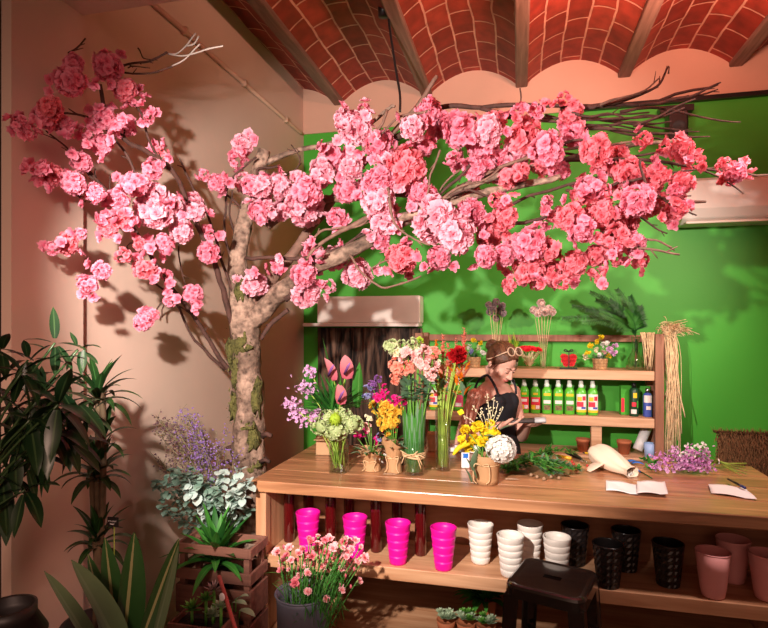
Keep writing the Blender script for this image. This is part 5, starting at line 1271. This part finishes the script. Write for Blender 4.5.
# dracaena
Yd = 1.72; p = at(97, 600, Yd); db = V((p.x, Yd, 0))
opot('floor_pot', 'tall black pot of the slender cane plant behind the broad leaves', db, .09, .12, .58, M_darkpot)
dp = thing('dracaena', 'tall dracaena with tufts of narrow arching leaves on thin canes', 'plant', db+V((0, 0, .55)))
for px, py, dz0 in ((98, 385, 0), (103, 398, .01), (93, 470, -.01), (98, 545, 0)):
    top = at(px, py, Yd); mb = MB(); mb.tube(curve([db+V((R.uniform(-.03, .03), R.uniform(-.02, .02), .54)), V((top.x, Yd, 1.0)) if top.z > 1.05 else lerp(db+V((0, 0, .54)), top, .5), top+V((0, 0, .02))], 6), .010, 8); mb.build('cane', M_woodst, dp, world=True)
for px, py, n, L_, w in ((98, 400, 26, .20, .030), (97, 478, 26, .19, .034), (97, 545, 24, .19, .030), (104, 440, 8, .16, .026)):
    c = at(px, py, Yd)
    for k in range(n):
        a = k*2.4; t_ = k/n; d = V((math.cos(a)*lerp(1, .35, t_), math.sin(a)*lerp(.8, .3, t_), lerp(.35, 1.3, t_))); l = L_*R.uniform(.75, 1.1)*.82
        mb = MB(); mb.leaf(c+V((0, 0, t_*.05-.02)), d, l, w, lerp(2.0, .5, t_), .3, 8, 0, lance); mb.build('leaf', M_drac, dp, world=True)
# label sign on stick
t = thing('plant_sign', 'small black handwritten plant sign on a thin stick in the dracaena pot', 'sign', at(112, 580, 1.80))
c = at(113, 522, 1.66); w = 6.5*mpp(113, 1.66); h = 5*mpp(113, 1.66)
t.location = V((c.x, c.y, c.z-.25))
mb = MB(); mb.box((-w, -.003, .25-h), (w, .003, .25+h)); M = mb.build('board', M_blackm, t, smooth=False, bev=.006)
mb = MB(); mb.tube([(0, .006, .0), (0, .006, .25)], .002, 6); mb.build('stick', M_steml, t)
for j, (zz, wd) in enumerate(((.004, .75), (-.006, .4))):
    pts = [V((lerp(-w*wd, w*wd, i/22), -.0042, .25+zz+.0028*math.sin(i*2.1)*(1 if i % 5 else .2))) for i in range(23)]
    mb = MB(); mb.tube(pts, .0007, 5); mb.build('chalk_line', M_paper, t)
# broad leaved plant in front
Yb_ = 1.48; p = at(122, 680, Yb_); bb = V((p.x, Yb_, 0))
opot('floor_pot', 'black pot of the plant with big upright leaves at the lower left', bb, .11, .14, .42, M_darkpot)
bp = thing('broad_leaf_plant', 'plant with big upright ribbed leaves at the lower left front', 'plant', bb+V((0, 0, .40)))
def big(bx, by, tx, ty, w, m, Y=Yb_, dr=.1, roll=0):
    a, e = at(bx, by, Y), at(tx, ty, Y-.03); d = e-a; L_ = d.length*1.02
    mb = MB(); mb.leaf(a, d.normalized()+V((0, 0, dr*.5)), L_, w*mpp(tx, Y), dr, .35, 12, 0, lambda t: max(.04, math.sin(PI*min(1, .16+t*.84))**.75), up=V((roll, 1, .15)), wav=.008); mb.build('leaf', m, bp, world=True)
    mb = MB(); mb.tube([bb+V((0, 0, .40)), a], .008, 6); mb.build('leaf_stalk', M_big, bp, world=True)
big(123, 650, 134, 535, 34, M_big, roll=.1); big(118, 655, 105, 540, 24, M_big, Yb_+.05, roll=-.3)
big(122, 655, 72, 562, 38, M_big2, Yb_-.05, roll=.15); big(100, 660, 45, 573, 22, M_big2, Yb_-.02)
big(138, 650, 178, 541, 30, M_big, Yb_-.06, roll=.5); big(150, 655, 178, 548, 14, M_big2, Yb_-.08, roll=.4); big(112, 660, 88, 556, 24, M_big, Yb_+.08)
# round dark thing at the bottom left corner
p = at(8, 606, .98); opot('floor_pot', 'round dark empty pot cut off by the bottom left corner', V((p.x, .98, 0)), .08, .055*1.0, p.z, M_darkpot)

# crates, buckets and bouquets beside the counter ---------------------------------------------
M_crate = wood('crate_wood', (.11, .04, .028), (.22, .09, .06), 0, .7)
def crate(px0, px1, y0, y1, Y, d, label, slats):
    a, b_ = at(px0, y0, Y), at(px1, y1, Y); t = thing('wooden_crate', label, 'crate', V(((a.x+b_.x)/2, Y, 0)))
    for (s0, s1) in slats:
        za, zb = at(px0, s1, Y).z, at(px0, s0, Y).z
        for yy in (Y, Y+d-.012):
            mb = MB(); mb.box((a.x, yy, za), (b_.x, yy+.012, zb)); mb.build('slat', M_crate, t, smooth=False, world=True, bev=.002)
        for xx in (a.x-.012, b_.x):
            mb = MB(); mb.box((xx, Y, za), (xx+.012, Y+d, zb)); mb.build('slat', M_crate, t, smooth=False, world=True, bev=.002)
    for xx in (a.x+.001, b_.x-.026):
        mb = MB(); mb.box((xx, Y+.0125, .0), (xx+.025, Y+.035, a.z-.01)); mb.build('corner_post', M_crate, t, smooth=False, world=True)
        mb = MB(); mb.box((xx, Y+d-.035, .0), (xx+.025, Y+d-.0125, a.z-.01)); mb.build('corner_post', M_crate, t, smooth=False, world=True)
    return t, a, b_
Yc = 2.12
t, a, b_ = crate(178, 248, 543, 628, Yc, .165, 'reddish slatted wooden crate on the floor between the plants and the counter', [(543, 552), (567, 578), (584, 612), (617, 660)])
cx = (a.x+b_.x)/2
# eucalyptus and statice
opot('florist_bucket', 'dark bucket behind the slatted crate holding eucalyptus and statice', V((-1.40, 2.44, 0)), .08, .10, .48, M_darkpot, 'bucket', False)
Ye = 2.36
M_euc = leafmat('eucalyptus_leaf', (.10, .19, .14), (.24, .35, .28), trans=.15, rough=.6); M_eucl = leafmat('eucalyptus_pale', (.36, .48, .44), (.50, .60, .55), trans=.15, rough=.6)
bq = thing('eucalyptus_bunch', 'bunch of round grey green eucalyptus leaves left of the counter', 'foliage', V((-1.40, 2.44, .15)))
for k in range(34):
    tx, ty = R.uniform(150, 250), R.uniform(468, 512); Y = Ye+R.uniform(-.16, .1); e = at(tx, ty, Y); b0 = V((-1.40+R.uniform(-.04, .04), 2.44+R.uniform(-.04, .04), .2))
    if e.x < XL+.1: e.x = XL+.1
    q = curve([b0, V((lerp(b0.x, e.x, .3), lerp(b0.y, e.y, .3), lerp(b0.z, e.z, .7))), e], 8); mb = MB(); mb.tube(q, .002, 5); mb.build('stem', M_woodst, bq, world=True)
    mb = MB(); pale = R.random() < .3 and tx > 175
    for i in range(6, len(q)):
        for j in range(3 if i < 10 else 4):
            d = rvec()+V((0, -.3, .1)); w = R.uniform(.018, .036)*(1.35 if pale else 1); c = q[i]+rvec()*.012
            mb.leaf(c, d, w*1.1, w, .3, .15, 4, 0, lambda t: max(.15, math.sin(PI*min(1, .12+t*.88))**.6))
    mb.build('leaf_spray', M_eucl if pale else M_euc, bq, world=True)
M_stat = leafmat('statice_purple', (.16, .08, .30), (.30, .18, .48), trans=.1); M_statd = leafmat('statice_dark', (.10, .05, .07), (.18, .09, .12), trans=.1); M_thin = mat('dry_thin_stem', (.20, .17, .08), .7)
bq = thing('statice_bunch', 'airy bunch of small purple statice flowers standing behind the eucalyptus', 'dried flowers', V((-1.40, 2.44, .16)))
for k in range(44):
    tx, ty = R.gauss(192, 19), R.uniform(412, 466); 
    if k < 8: tx, ty = R.uniform(155, 185), R.uniform(408, 440)
    Y = 2.48+R.uniform(-.12, .10); e = at(tx, ty, Y); e.x = max(e.x, XL+.04); b0 = V((-1.40+R.uniform(-.03, .03), 2.46+R.uniform(-.03, .03), .3)); q = curve([b0, V((lerp(b0.x, e.x, .35), lerp(b0.y, e.y, .4), lerp(b0.z, e.z, .65))), e], 6)
    mb = MB(); mb.tube(q, .0013, 4)
    for i in range(8, len(q)):
        for j in range(3): w_ = q[i]+rvec()*R.uniform(.02, .055); mb.tube([q[i], w_], .0008, 3)
    mb.build('stem', M_thin, bq, world=True)
    mb = MB()
    for i in range(8, len(q)):
        for j in range(6): mb.flower(q[i]+rvec()*R.uniform(.005, .05), rvec(), .0065, layers=((4, .9, 1),), jit=.2)
    mb.build('floret_spray', M_statd if tx < 178 else M_stat, bq, world=True)
# dark green leafy plant in the crate
Yg = Yc+.065; c0 = at(217, 572, Yg); hb_ = at(217, 560, Yg).z
opot('nursery_pot', 'dark plastic nursery pot inside the slatted crate', V((c0.x, Yg+.02, .002)), .048, .056, c0.z-.0, M_darkpot)
gp = thing('green_foliage_plant', 'dark green plant with pointed leaves rising from the slatted crate', 'plant', V((c0.x, Yg+.02, c0.z-.03)))
for k in range(44):
    a = k*2.4; t_ = k/44; d = V((math.cos(a)*lerp(1.1, .35, t_), math.sin(a)*lerp(.8, .3, t_)-.1, lerp(.35, 1.3, t_))); mb = MB(); l = R.uniform(.14, .25)
    mb.leaf(at(217, 566, Yg)+V((R.gauss(0, .012), 0, t_*.06)), d, l, .036, lerp(1.3, .3, t_), .3, 7, 0, lance); mb.build('leaf', M_leaf if k % 3 else M_leafd, gp, world=True)
# succulents in front, in a low tray
Ys = 1.98; a, b_ = at(178, 600, Ys), at(230, 600, Ys); zt = at(207, 618, Ys).z
t = thing('planter_box', 'low reddish planter box of succulents in front of the slatted crate', 'planter', V(((a.x+b_.x)/2, Ys, 0)))
for lo, hi in (((a.x, Ys-.07, zt-.12), (b_.x, Ys-.058, zt)), ((a.x, Ys+.058, zt-.12), (b_.x, Ys+.07, zt)), ((a.x, Ys-.0575, zt-.12), (a.x+.012, Ys+.0575, zt)), ((b_.x-.012, Ys-.0575, zt-.12), (b_.x, Ys+.0575, zt))):
    mb = MB(); mb.box(lo, hi); mb.build('board', M_crate, t, smooth=False, world=True, bev=.002)
mb = MB(); mb.box((a.x+.0125, Ys-.057, zt-.118), (b_.x-.0125, Ys+.057, zt-.02)); mb.build('soil', MATS['soil'], t, smooth=False, world=True)
for xx in (a.x, b_.x-.02):
    for yy in (Ys-.057, Ys+.037): mb = MB(); mb.box((xx+.0125*(1 if xx == a.x else -1), yy, 0), (xx+.02+.0125*(1 if xx == a.x else -1), yy+.02, zt-.12)); mb.build('leg', M_crate, t, smooth=False, world=True)
M_rust = leafmat('succulent_rust', (.26, .16, .14), (.42, .26, .24), trans=.1)
for px, py, r_, m, lb, pt in ((192, 607, 13, M_succg, 'green pointed succulent at the left of the planter box', .34), (213, 613, 12, M_succ, 'pale green rosette succulent at the front of the planter box', .5), (206, 597, 10, M_succg, 'small green succulent in the middle of the planter box', .4), (221, 604, 10, M_succ, 'grey green succulent at the right of the planter box', .4), (214, 588, 12, M_rust, 'pinkish spiky succulent at the back of the planter box', .22)):
    Y = Ys+R.uniform(-.03, .03); c = at(px, py, Y); t2 = thing('succulent', lb, 'succulent', V((c.x, Y, zt-.021)))
    r = r_*mpp(px, Y); hz_ = max(.0, c.z-zt+.01)
    mb = MB(); mb.tube([V((0, 0, 0)), V((0, 0, hz_+.005))], .006, 8); mb.build('stem', M_succg, t2)
    for k in range(26):
        tt = k/26; a_ = k*2.39996; tl = lerp(1.5, .2, tt); L_ = r*lerp(1.1, .4, tt); d = V((math.cos(a_)*math.sin(tl), math.sin(a_)*math.sin(tl)-.25, math.cos(tl)))
        mb = MB(); mb.leaf(V((0, 0, hz_+tt*r*.25)), d, L_, L_*pt, -.5, .35, 4, 0, lambda u: max(.05, (math.sin(PI*min(1, u*.75+.25)))**.8)); mb.build('leaf', m, t2)
# red stick and white tag
p0, p1 = at(219, 576, 2.02), at(236, 640, 1.9); p1 = at(237, 634, 1.88)
t = thing('red_stake', 'slim red stake slanting down beside the succulents', 'stake', p1)
mb = MB(); mb.tube([p0, V((lerp(p0.x, p1.x, 1), p1.y, p1.z)), p0+(p1-p0)*3.0 if (p0+(p1-p0)*3).z > 0 else p0+(p1-p0)*(p0.z/(p0.z-p1.z))], .008, 8); mb.build('rod', mat('red_paint', (.40, .07, .06), .5), t, world=True)
c = at(222, 597, 1.95); mb = MB(); mb.ball((0, 0, 0), (.013, .004, .016), 10); tag(mb.build('plant_tag', M_paper, loc=c), 'tiny white tag stuck among the succulents', 'tag')
# leafy bit at right of crate
Y = 2.14; c = at(243, 605, Y); t = thing('silver_leaf_plant', 'small plant with a shiny pale green leaf against the counter side', 'plant', V((c.x, Y, 0)))
t.location = V((c.x, 2.06, 0))
mb = MB(); mb.lathe([(.04, 0), (.05, .16), (.045, .16), (.04, .12)], 18, cap1=True); mb.build('pot', M_darkpot, t)
for px, py, dx, dz in ((232, 603, .9, .35), (236, 600, .6, .5), (230, 610, -.6, .4), (240, 610, .9, .1), (226, 616, -.9, .2)):
    q = at(px, py, 2.06); mb = MB(); mb.leaf(q, V((dx, -.2, dz)), .08, .036, .6, .3, 6, 0, lance); mb.build('leaf', M_succ if dx > .5 else M_leafd, t, world=True)
    mb = MB(); mb.tube(curve([t.location+V((0, 0, .14)), lerp(t.location+V((0, 0, .14)), q, .5)+V((0, 0, .05)), q], 4), .0025, 5); mb.build('stem', M_stem, t, world=True)
# ================================================================== WOMAN BEHIND THE COUNTER
M_skin = mat('skin', (.78, .43, .33), .5, spec=.3); M_hair = mat('brown_hair', (.10, .038, .018), .5, bump=.6, bscale=60, vary=.4, vscale=30)
M_hair2 = mat('lighter_hair', (.20, .085, .04), .45)
M_top_ = mat('black_fabric', (.018, .018, .024), .8, bump=.1, bscale=80); M_trou = mat('dark_trousers', (.03, .03, .045), .85)
PY = 3.42; pc = at(495, 420, PY); PX = pc.x
per = thing('person', 'woman with tied brown hair and black tank top, looking down at a handset', 'person', V((PX, PY, 0)))
def W(px, py, dY=0): return at(px, py, PY+dY)
fw = V((.78, -.62, 0)).normalized(); sx_ = V((.62, .78, 0))          # facing, and across the shoulders (towards her left)
mb = MB()
ch = W(495, 402)                                                     # chest centre
hip = V((PX+.0, PY+.02, .90)); 
torso = [V((hip.x, hip.y, .80)), V((hip.x, hip.y, .90)), V((hip.x-.005, hip.y, 1.0)), V((ch.x-.002, PY+.005, 1.08)), V((ch.x, PY, 1.16)), V((ch.x-.006, PY, 1.23)), V((ch.x-.012, PY+.002, 1.285)), V((ch.x-.014, PY+.004, 1.31))]
mb.etube(torso, [.165, .17, .145, .14, .150, .155, .12, .06], [.115, .115, .095, .09, .105, .095, .07, .05], sx_, 24)
for s_ in (-1, 1):                                                   # legs, feet (standing)
    h0 = V((hip.x, hip.y, .84))+sx_*.085*s_
    mb.tube([h0, V((h0.x, h0.y, .5))+fw*.01, V((h0.x, h0.y, .12)), V((h0.x, h0.y, .05))], [.088, .062, .042, .04], 14)
    mb.tube([V((h0.x, h0.y, .05))-fw*.03, V((h0.x, h0.y, .045))+fw*.06, V((h0.x, h0.y, .03))+fw*.17], [.042, .038, .025], 10)
    for q in (.07,): mb.ball(ch+fw*.058+sx_*.062*s_+V((0, 0, .005)), (.052, .05, .056), 14)
# neck and head tilted down
nb = V((ch.x-.016, PY, 1.275)); hc = W(501.5, 362.5); hd_dir = (fw*.80+V((0, 0, -.60))).normalized()
up_h = (V((0, 0, 1))+fw*.62); up_h = (up_h-hd_dir*up_h.dot(hd_dir)).normalized(); rt_h = hd_dir.cross(up_h)
HM = Matrix((rt_h, hd_dir, up_h)).transposed()                       # head space: x right, y face, z up
def hp(x, y, z): return hc+HM @ V((x, y, z))
mb.tube(curve([nb-V((0, 0, .02)), lerp(nb, hc, .35)-fw*.012, hp(0, -.03, -.06)], 4), [.062, .056, .053, .052, .051, .050, .050, .052, .054], 16)
HM4 = HM.to_4x4()
mb.ball(hp(0, -.012, .022), (.074, .092, .092), 24, M=HM4)           # cranium
mb.ball(hp(0, .030, -.030), (.062, .060, .075), 20, M=HM4)           # face
mb.ball(hp(0, .052, -.088), (.034, .034, .026), 14, M=HM4)           # chin
for s_ in (-1, 1):
    mb.ball(hp(s_*.040, .056, -.030), (.026, .024, .024), 12, M=HM4) # cheeks
    mb.ball(hp(s_*.045, .015, -.070), (.022, .035, .022), 12, M=HM4) # jaw
    mb.ball(hp(s_*.076, -.012, -.012), (.009, .018, .030), 12, M=HM4) # ears
    mb.ball(hp(s_*.028, .080, .012), (.024, .012, .008), 10, M=HM4)  # brow ridge
mb.tube([hp(0, .086, .010), hp(0, .100, -.014), hp(0, .111, -.034), hp(0, .098, -.044)], [.008, .0095, .0125, .009], 10)   # nose
for s_ in (-1, 1): mb.ball(hp(s_*.011, .096, -.037), (.008, .010, .007), 8, M=HM4)
mb.ball(hp(0, .083, -.062), (.024, .012, .014), 12, M=HM4)
# arms
def arm(sh, el, wr): 
    d1 = lerp(sh, el, .5); d2 = lerp(el, wr, .4)
    mb.tube(curve([sh-V((0, 0, 0)), d1, el], 4)+curve([el, d2, wr], 4)[1:], [.044, .045, .044, .043, .042, .040, .038, .036, .036, .038, .038, .037, .035, .032, .028, .025, .023], 14)
    mb.ball(sh, .049, 16)
SR = ch-sx_*.172+V((0, 0, .055)); SR.z = 1.235; SL = ch+sx_*.165; SL.z = 1.235
ER = W(466, 424, -.20); ER = SR+(ER-SR).normalized()*.285; WR = W(503, 424, -.22)
if (WR-ER).length > .25: WR = ER+(WR-ER).normalized()*.25
EL = SL+V((.02, -.02, -.27)); EL.x += .03; WL = W(528, 424, -.13); 
arm(SR, ER, WR); arm(SL, EL, WL)
# hands: palm and five fingers closing on the handset
dev0, dev1 = W(508, 421, -.24), W(546, 420, -.24)
def hand(wr, to, palmn, thumb_side, curl, L=.085):
    d = (to-wr).normalized(); sd = d.cross(palmn).normalized(); n = sd.cross(d).normalized()
    k = wr+d*L; mb.etube([wr-d*.01, wr+d*.03, wr+d*.06, k], [.026, .034, .038, .037], [.020, .017, .015, .012], sd, 14)
    for i, (o, ln) in enumerate(((-.028, .062), (-.0095, .072), (.0095, .068), (.028, .054))):
        p0 = wr+d*(L-.012)+sd*o*thumb_side; a1 = curl*.6; p1 = p0+(d*math.cos(a1)+n*math.sin(a1))*ln*.5; a2 = curl*1.5; p2 = p1+(d*math.cos(a2)+n*math.sin(a2))*ln*.32; a3 = curl*2.2; p3 = p2+(d*math.cos(a3)+n*math.sin(a3))*ln*.26
        mb.tube([p0, p1, p2, p3], [.0095, .0088, .008, .006], 8)
    p0 = wr+d*.022-sd*.026*thumb_side; p1 = p0-sd*.022*thumb_side+d*.026+n*.012; p2 = p1+d*.026+n*.012; p3 = p2+d*.02+n*.004
    mb.tube([p0, p1, p2, p3], [.013, .011, .0098, .007], 8)
hand(WR, W(524, 421, -.25), V((0, 0, 1)), -1, .30)
hand(WL, W(538, 425, -.25), V((0, 0, 1)), 1, .32)
body = mb.build('body', M_skin, per, world=True)
rm = body.modifiers.new('fuse', 'REMESH'); rm.mode = 'VOXEL'; rm.voxel_size = .0045; rm.use_smooth_shade = True
sm = body.modifiers.new('smooth', 'SMOOTH'); sm.iterations = 4; sm.factor = .5
# clothes
def shellpart(name, pts, ra, rb, m, ax=sx_, n=28):
    mb = MB(); mb.etube(pts, ra, rb, ax, n); mb.f = mb.f[:-2]; mb.m = mb.m[:-2]; return mb.build(name, m, per, world=True, solid=.004)
mb = MB()
tk = [V((hip.x, hip.y, .84)), V((hip.x, hip.y, .90)), V((hip.x-.005, hip.y, 1.0)), V((ch.x-.002, PY+.005, 1.08)), V((ch.x, PY, 1.16)), V((ch.x-.006, PY, 1.215)), V((ch.x-.010, PY, 1.245))]
mb.etube(tk, [.185, .18, .155, .150, .159, .146, .118], [.13, .128, .106, .102, .120, .106, .090], sx_, 32)
for s_ in (-1, 1): mb.ball(ch+fw*.062+sx_*.062*s_+V((0, 0, .005)), (.056, .052, .058), 16)
o = mb.build('tank_top', M_top_, per, world=True); rm = o.modifiers.new('fuse', 'REMESH'); rm.mode = 'VOXEL'; rm.voxel_size = .006; rm.use_smooth_shade = True; sm = o.modifiers.new('smooth', 'SMOOTH'); sm.iterations = 12
for s_ in (-1, 1):
    mb = MB(); o_ = sx_*.088*s_
    mb.tube(curve([ch+fw*.094+o_*.9+V((0, 0, .05)), ch+fw*.080+o_+V((0, 0, .10)), ch+fw*.035+o_*1.02+V((0, 0, .158)), ch+o_*1.0+V((0, 0, .163)), ch-fw*.06+o_*.95+V((0, 0, .125)), ch-fw*.10+o_*.9+V((0, 0, .05))], 5), .0075, 8); mb.build('shoulder_strap', M_top_, per, world=True)
shellpart('trousers_waist', [V((hip.x, hip.y, .74)), V((hip.x, hip.y, .80)), V((hip.x, hip.y, .89)), V((hip.x, hip.y, .93))], [.17, .178, .178, .165], [.12, .124, .124, .112], M_trou)
for s_ in (-1, 1):
    h0 = V((hip.x, hip.y, .84))+sx_*.085*s_
    mb = MB(); mb.tube([h0, V((h0.x, h0.y, .5))+fw*.01, V((h0.x, h0.y, .12)), V((h0.x, h0.y, .085))], [.094, .070, .056, .056], 16); mb.build('trouser_leg', M_trou, per, world=True)
    mb = MB(); mb.tube([V((h0.x, h0.y, .055))-fw*.045, V((h0.x, h0.y, .05))+fw*.06, V((h0.x, h0.y, .034))+fw*.18, V((h0.x, h0.y, .03))+fw*.2], [.05, .048, .034, .012], 12); mb.build('shoe', M_trou, per, world=True)
# hair: cap swept back to a bun
mb = MB(); vs = []; n = 36; nz = 14
for i in range(nz+1):
    for k in range(n):
        az = 2*PI*k/n; front = max(0, math.sin(az)); lim = lerp(2.05, .90, front**1.1); a = lim*i/nz
        v = V((math.sin(a)*math.cos(az)*.083, math.sin(a)*math.sin(az)*.101, math.cos(a)*.101)); v *= 1+.022*noise.noise(V((az*3.2, a*1.2, 3)))+.012*math.sin(az*17+a*3)
        vs.append(hp(v.x, -.012+v.y, .022+v.z))
fs = [(i*n+k, (i+1)*n+k, (i+1)*n+(k+1) % n, i*n+(k+1) % n) for i in range(nz) for k in range(n)]
mb.add(vs, fs); mb.build('hair', M_hair, per, world=True, solid=.006)
for k in range(90):                                                 # combed strands from the hairline back to the bun
    a0 = R.uniform(.15, PI-.15); pts = []
    for i in range(7):
        u = i/6; az = lerp(a0, -PI/2+R.uniform(-.1, .1) if a0 < PI/2 else 1.5*PI, u) if i else a0; po = lerp(1.02 if 1 < a0 < 2.1 else 1.35, .95, u) if u < .8 else 1.0
        # great circle blend between hairline and bun
        h = V((math.sin(.92)*math.cos(a0), math.sin(.92)*math.sin(a0), math.cos(.92))); g = V((0, -.90, .42)); v = (h*(1-u)+g*u+V((math.cos(a0)*.35, 0, .45))*math.sin(PI*u)).normalized()*(1+R.uniform(-.03, .015))
        pts.append(hp(v.x*.086, -.012+v.y*.104, .022+v.z*.104))
    mb = MB(); mb.tube(curve(pts, 2), .0024, 4); mb.build('hair_strand', M_hair2 if k % 3 else M_hair, per, world=True)
bc = hp(0, -.118, .035); mb = MB(); mb.ball(bc, (.036, .033, .034), 18, M=HM4, jit=.25)
for k in range(16):
    a = k*.39; ax = rvec(); d, s1, s2 = basis(ax); mb.tube([bc+(s1*math.cos(t)+s2*math.sin(t))*.035 for t in [a+2*PI*j/9*.7 for j in range(9)]], .0045, 5)
mb.build('hair_bun', M_hair, per, world=True)
for s_ in (-1, 1):
    for k in range(4):
        mb = MB(); mb.tube(curve([hp(s_*.070, .040, .055), hp(s_*(.080+.002*k), .034-.01*k, .015), hp(s_*.076, .02-.012*k, -.03-.006*k)], 4), .0022, 5); mb.build('hair_strand', M_hair, per, world=True)
# face details
M_lip = mat('lips', (.52, .12, .11), .4); M_brow = mat('brow', (.12, .05, .025), .8); M_eye = mat('eye_white', (.75, .68, .64), .25); M_iris = mat('iris', (.06, .03, .015), .2)
for s_ in (-1, 1):
    mb = MB(); mb.tube([hp(s_*.013, .094, .020), hp(s_*.028, .091, .027), hp(s_*.046, .074, .020)], [.0028, .0032, .0018], 6); mb.build('eyebrow', M_brow, per, world=True)
    mb = MB(); mb.ball(hp(s_*.029, .0805, -.003), (.0135, .0085, .0065), 12, M=HM4); e = mb.build('eye', M_eye, per, world=True)
    mb = MB(); mb.ball(hp(s_*.029, .0865, -.006), (.0052, .004, .0048), 10, M=HM4); mb.build('iris', M_iris, e, world=True)
    mb = MB(); mb.ball(hp(s_*.029, .0825, .001), (.0145, .0085, .0062), 12, M=HM4); mb.build('eyelid', M_skin, per, world=True)
    mb = MB(); mb.tube([hp(s_*.017, .088, -.005), hp(s_*.029, .092, -.0065), hp(s_*.042, .083, -.004)], .0013, 5); mb.build('eyelash', M_brow, per, world=True)
mb = MB(); mb.tube(curve([hp(-.024, .082, -.058), hp(-.010, .094, -.064), hp(0, .096, -.0645), hp(.010, .094, -.064), hp(.024, .082, -.058)], 3), [.0016]+[.0042]*11+[.0016], 8); mb.build('lips', M_lip, per, world=True)
# sunglasses pushed up on the hair
M_frame = mat('beige_frame', (.72, .50, .34), .35); M_lens = mat('brown_lens', (.10, .05, .03), .1, coat=.5)
sg = thing('sunglasses', 'beige framed sunglasses pushed up on the head of the woman', 'sunglasses', hp(0, .06, .105))
for s_ in (-1, 1):
    c = hp(s_*.034, .040, .116); nx, ny = HM @ V((1, 0, 0)), HM @ V((0, -.80, .60)); ring = [c+nx*.029*math.cos(t)+ny*.025*math.sin(t) for t in [2*PI*k/20 for k in range(21)]]
    mb = MB(); mb.tube(ring, .0038, 6); mb.build('rim', M_frame, sg, world=True)
    mb = MB(); mb.add(ring[:-1], [tuple(range(20))]); mb.build('lens', M_lens, sg, world=True, solid=.002)
    mb = MB(); mb.tube(curve([hp(s_*.064, .036, .114), hp(s_*.086, .015, .075), hp(s_*.089, -.02, .020), hp(s_*.084, -.045, -.005)], 4), .0036, 6); mb.build('temple', M_frame, sg, world=True)
mb = MB(); mb.tube([hp(-.008, .044, .119), hp(0, .046, .122), hp(.008, .044, .119)], .003, 6); mb.build('bridge', M_frame, sg, world=True)
# handset
M_hs = mat('grey_handset', (.10, .085, .085), .4); M_hsw = mat('pale_plastic', (.62, .62, .64), .4)
t = thing('handset', 'dark grey handset with a pale end held in the hands of the woman', 'handset', lerp(dev0, dev1, .5))
d = (dev1-dev0).normalized(); L_ = (dev1-dev0).length; _, s1, s2 = basis(d)
mb = MB(); mb.etube([dev0, dev0+d*.01, dev0+d*L_*.70], [.030, .036, .036], [.010, .013, .013], s1, 16); mb.build('body', M_hs, t, world=True)
mb = MB(); mb.etube([dev0+d*L_*.705, dev0+d*L_*.97, dev1], [.036, .036, .030], [.015, .016, .012], s1, 16); mb.build('end_cap', M_hsw, t, world=True)
# thin silver watch band on the near wrist
mb = MB(); d = (WR-ER).normalized(); _, a, b_ = basis(d); q = WR-d*.02
mb.tube([q+(a*math.cos(k/16*2*PI)+b_*math.sin(k/16*2*PI))*.031 for k in range(17)], .004, 6); tag(mb.build('bracelet', M_steel, loc=q, world=True), 'thin pale bracelet on the wrist of the woman', 'bracelet')
# ================================================================== CAMERA AND LIGHT
cd = bpy.data.cameras.new('camera'); cam = bpy.data.objects.new('camera', cd); C.objects.link(cam)
cam.location = (0, 0, H); cam.rotation_euler = (PI/2, 0, TH)
cd.sensor_width = 36; cd.lens = 36*F/768; cd.shift_y = (HZ-314)/768.0; cd.clip_start = .02
bpy.context.scene.camera = cam
def spot(name, loc, target, power, col, ang, blend=.3, rad=.03):
    l = bpy.data.lights.new(name, 'SPOT'); l.energy = power; l.color = col; l.spot_size = math.radians(ang); l.spot_blend = blend; l.shadow_soft_size = rad
    o = bpy.data.objects.new(name, l); C.objects.link(o); o.location = loc
    o.rotation_euler = (V(target)-V(loc)).to_track_quat('-Z', 'Y').to_euler()
    return o
spot('spot_light', (-.70, .30, 2.12), (-.74, 2.7, 1.77), 500, (1, .89, .80), 71, .35, .03)
spot('spot_light', (1.9, 1.9, 2.55), (.34, 4.5, 1.85), 290, (1, .86, .70), 56, 1.0, .06)
spot('spot_light', (1.0, .0, 2.7), (.52, 2.6, 2.22), 115, (1, .76, .70), 36, .6, .06)  # added front fill for the blossoms at the right, no fixture there
def area(name, loc, target, power, col, size):
    l = bpy.data.lights.new(name, 'AREA'); l.energy = power; l.color = col; l.size = size; l.shape = 'DISK'
    o = bpy.data.objects.new(name, l); C.objects.link(o); o.location = loc
    o.rotation_euler = (V(target)-V(loc)).to_track_quat('-Z', 'Y').to_euler()
    return o
l = area('counter_fill', (1.1, 2.1, 2.85), (.8, 2.75, 1.0), 15, (1, .78, .70), .35); l.data.spread = math.radians(110)  # added overhead fill for the right counter top and blossoms
l = area('left_fill', (-.1, -1.2, 2.3), (-1.8, 1.9, 1.2), 5, (1, .62, .48), .6); l.data.spread = math.radians(52)  # weak warm fill added to lift the lower left wall
area('vault_fill', (.75, 2.7, 2.95), (.75, 2.9, 5), 84, (1, .46, .34), .5)  # unseen uplight added to brighten the brick vault
w = bpy.data.worlds.new('world'); bpy.context.scene.world = w; w.use_nodes = True
w.node_tree.nodes['Background'].inputs[0].default_value = (1, .58, .42, 1)
w.node_tree.nodes['Background'].inputs[1].default_value = .62
vs = bpy.context.scene.view_settings
vs.view_transform = 'Standard'; vs.look = 'None'; vs.exposure = 0; vs.gamma = 1; vs.use_curve_mapping = False
bpy.context.scene.cycles.max_bounces = 10
bpy.context.scene.cycles.transparent_max_bounces = 16
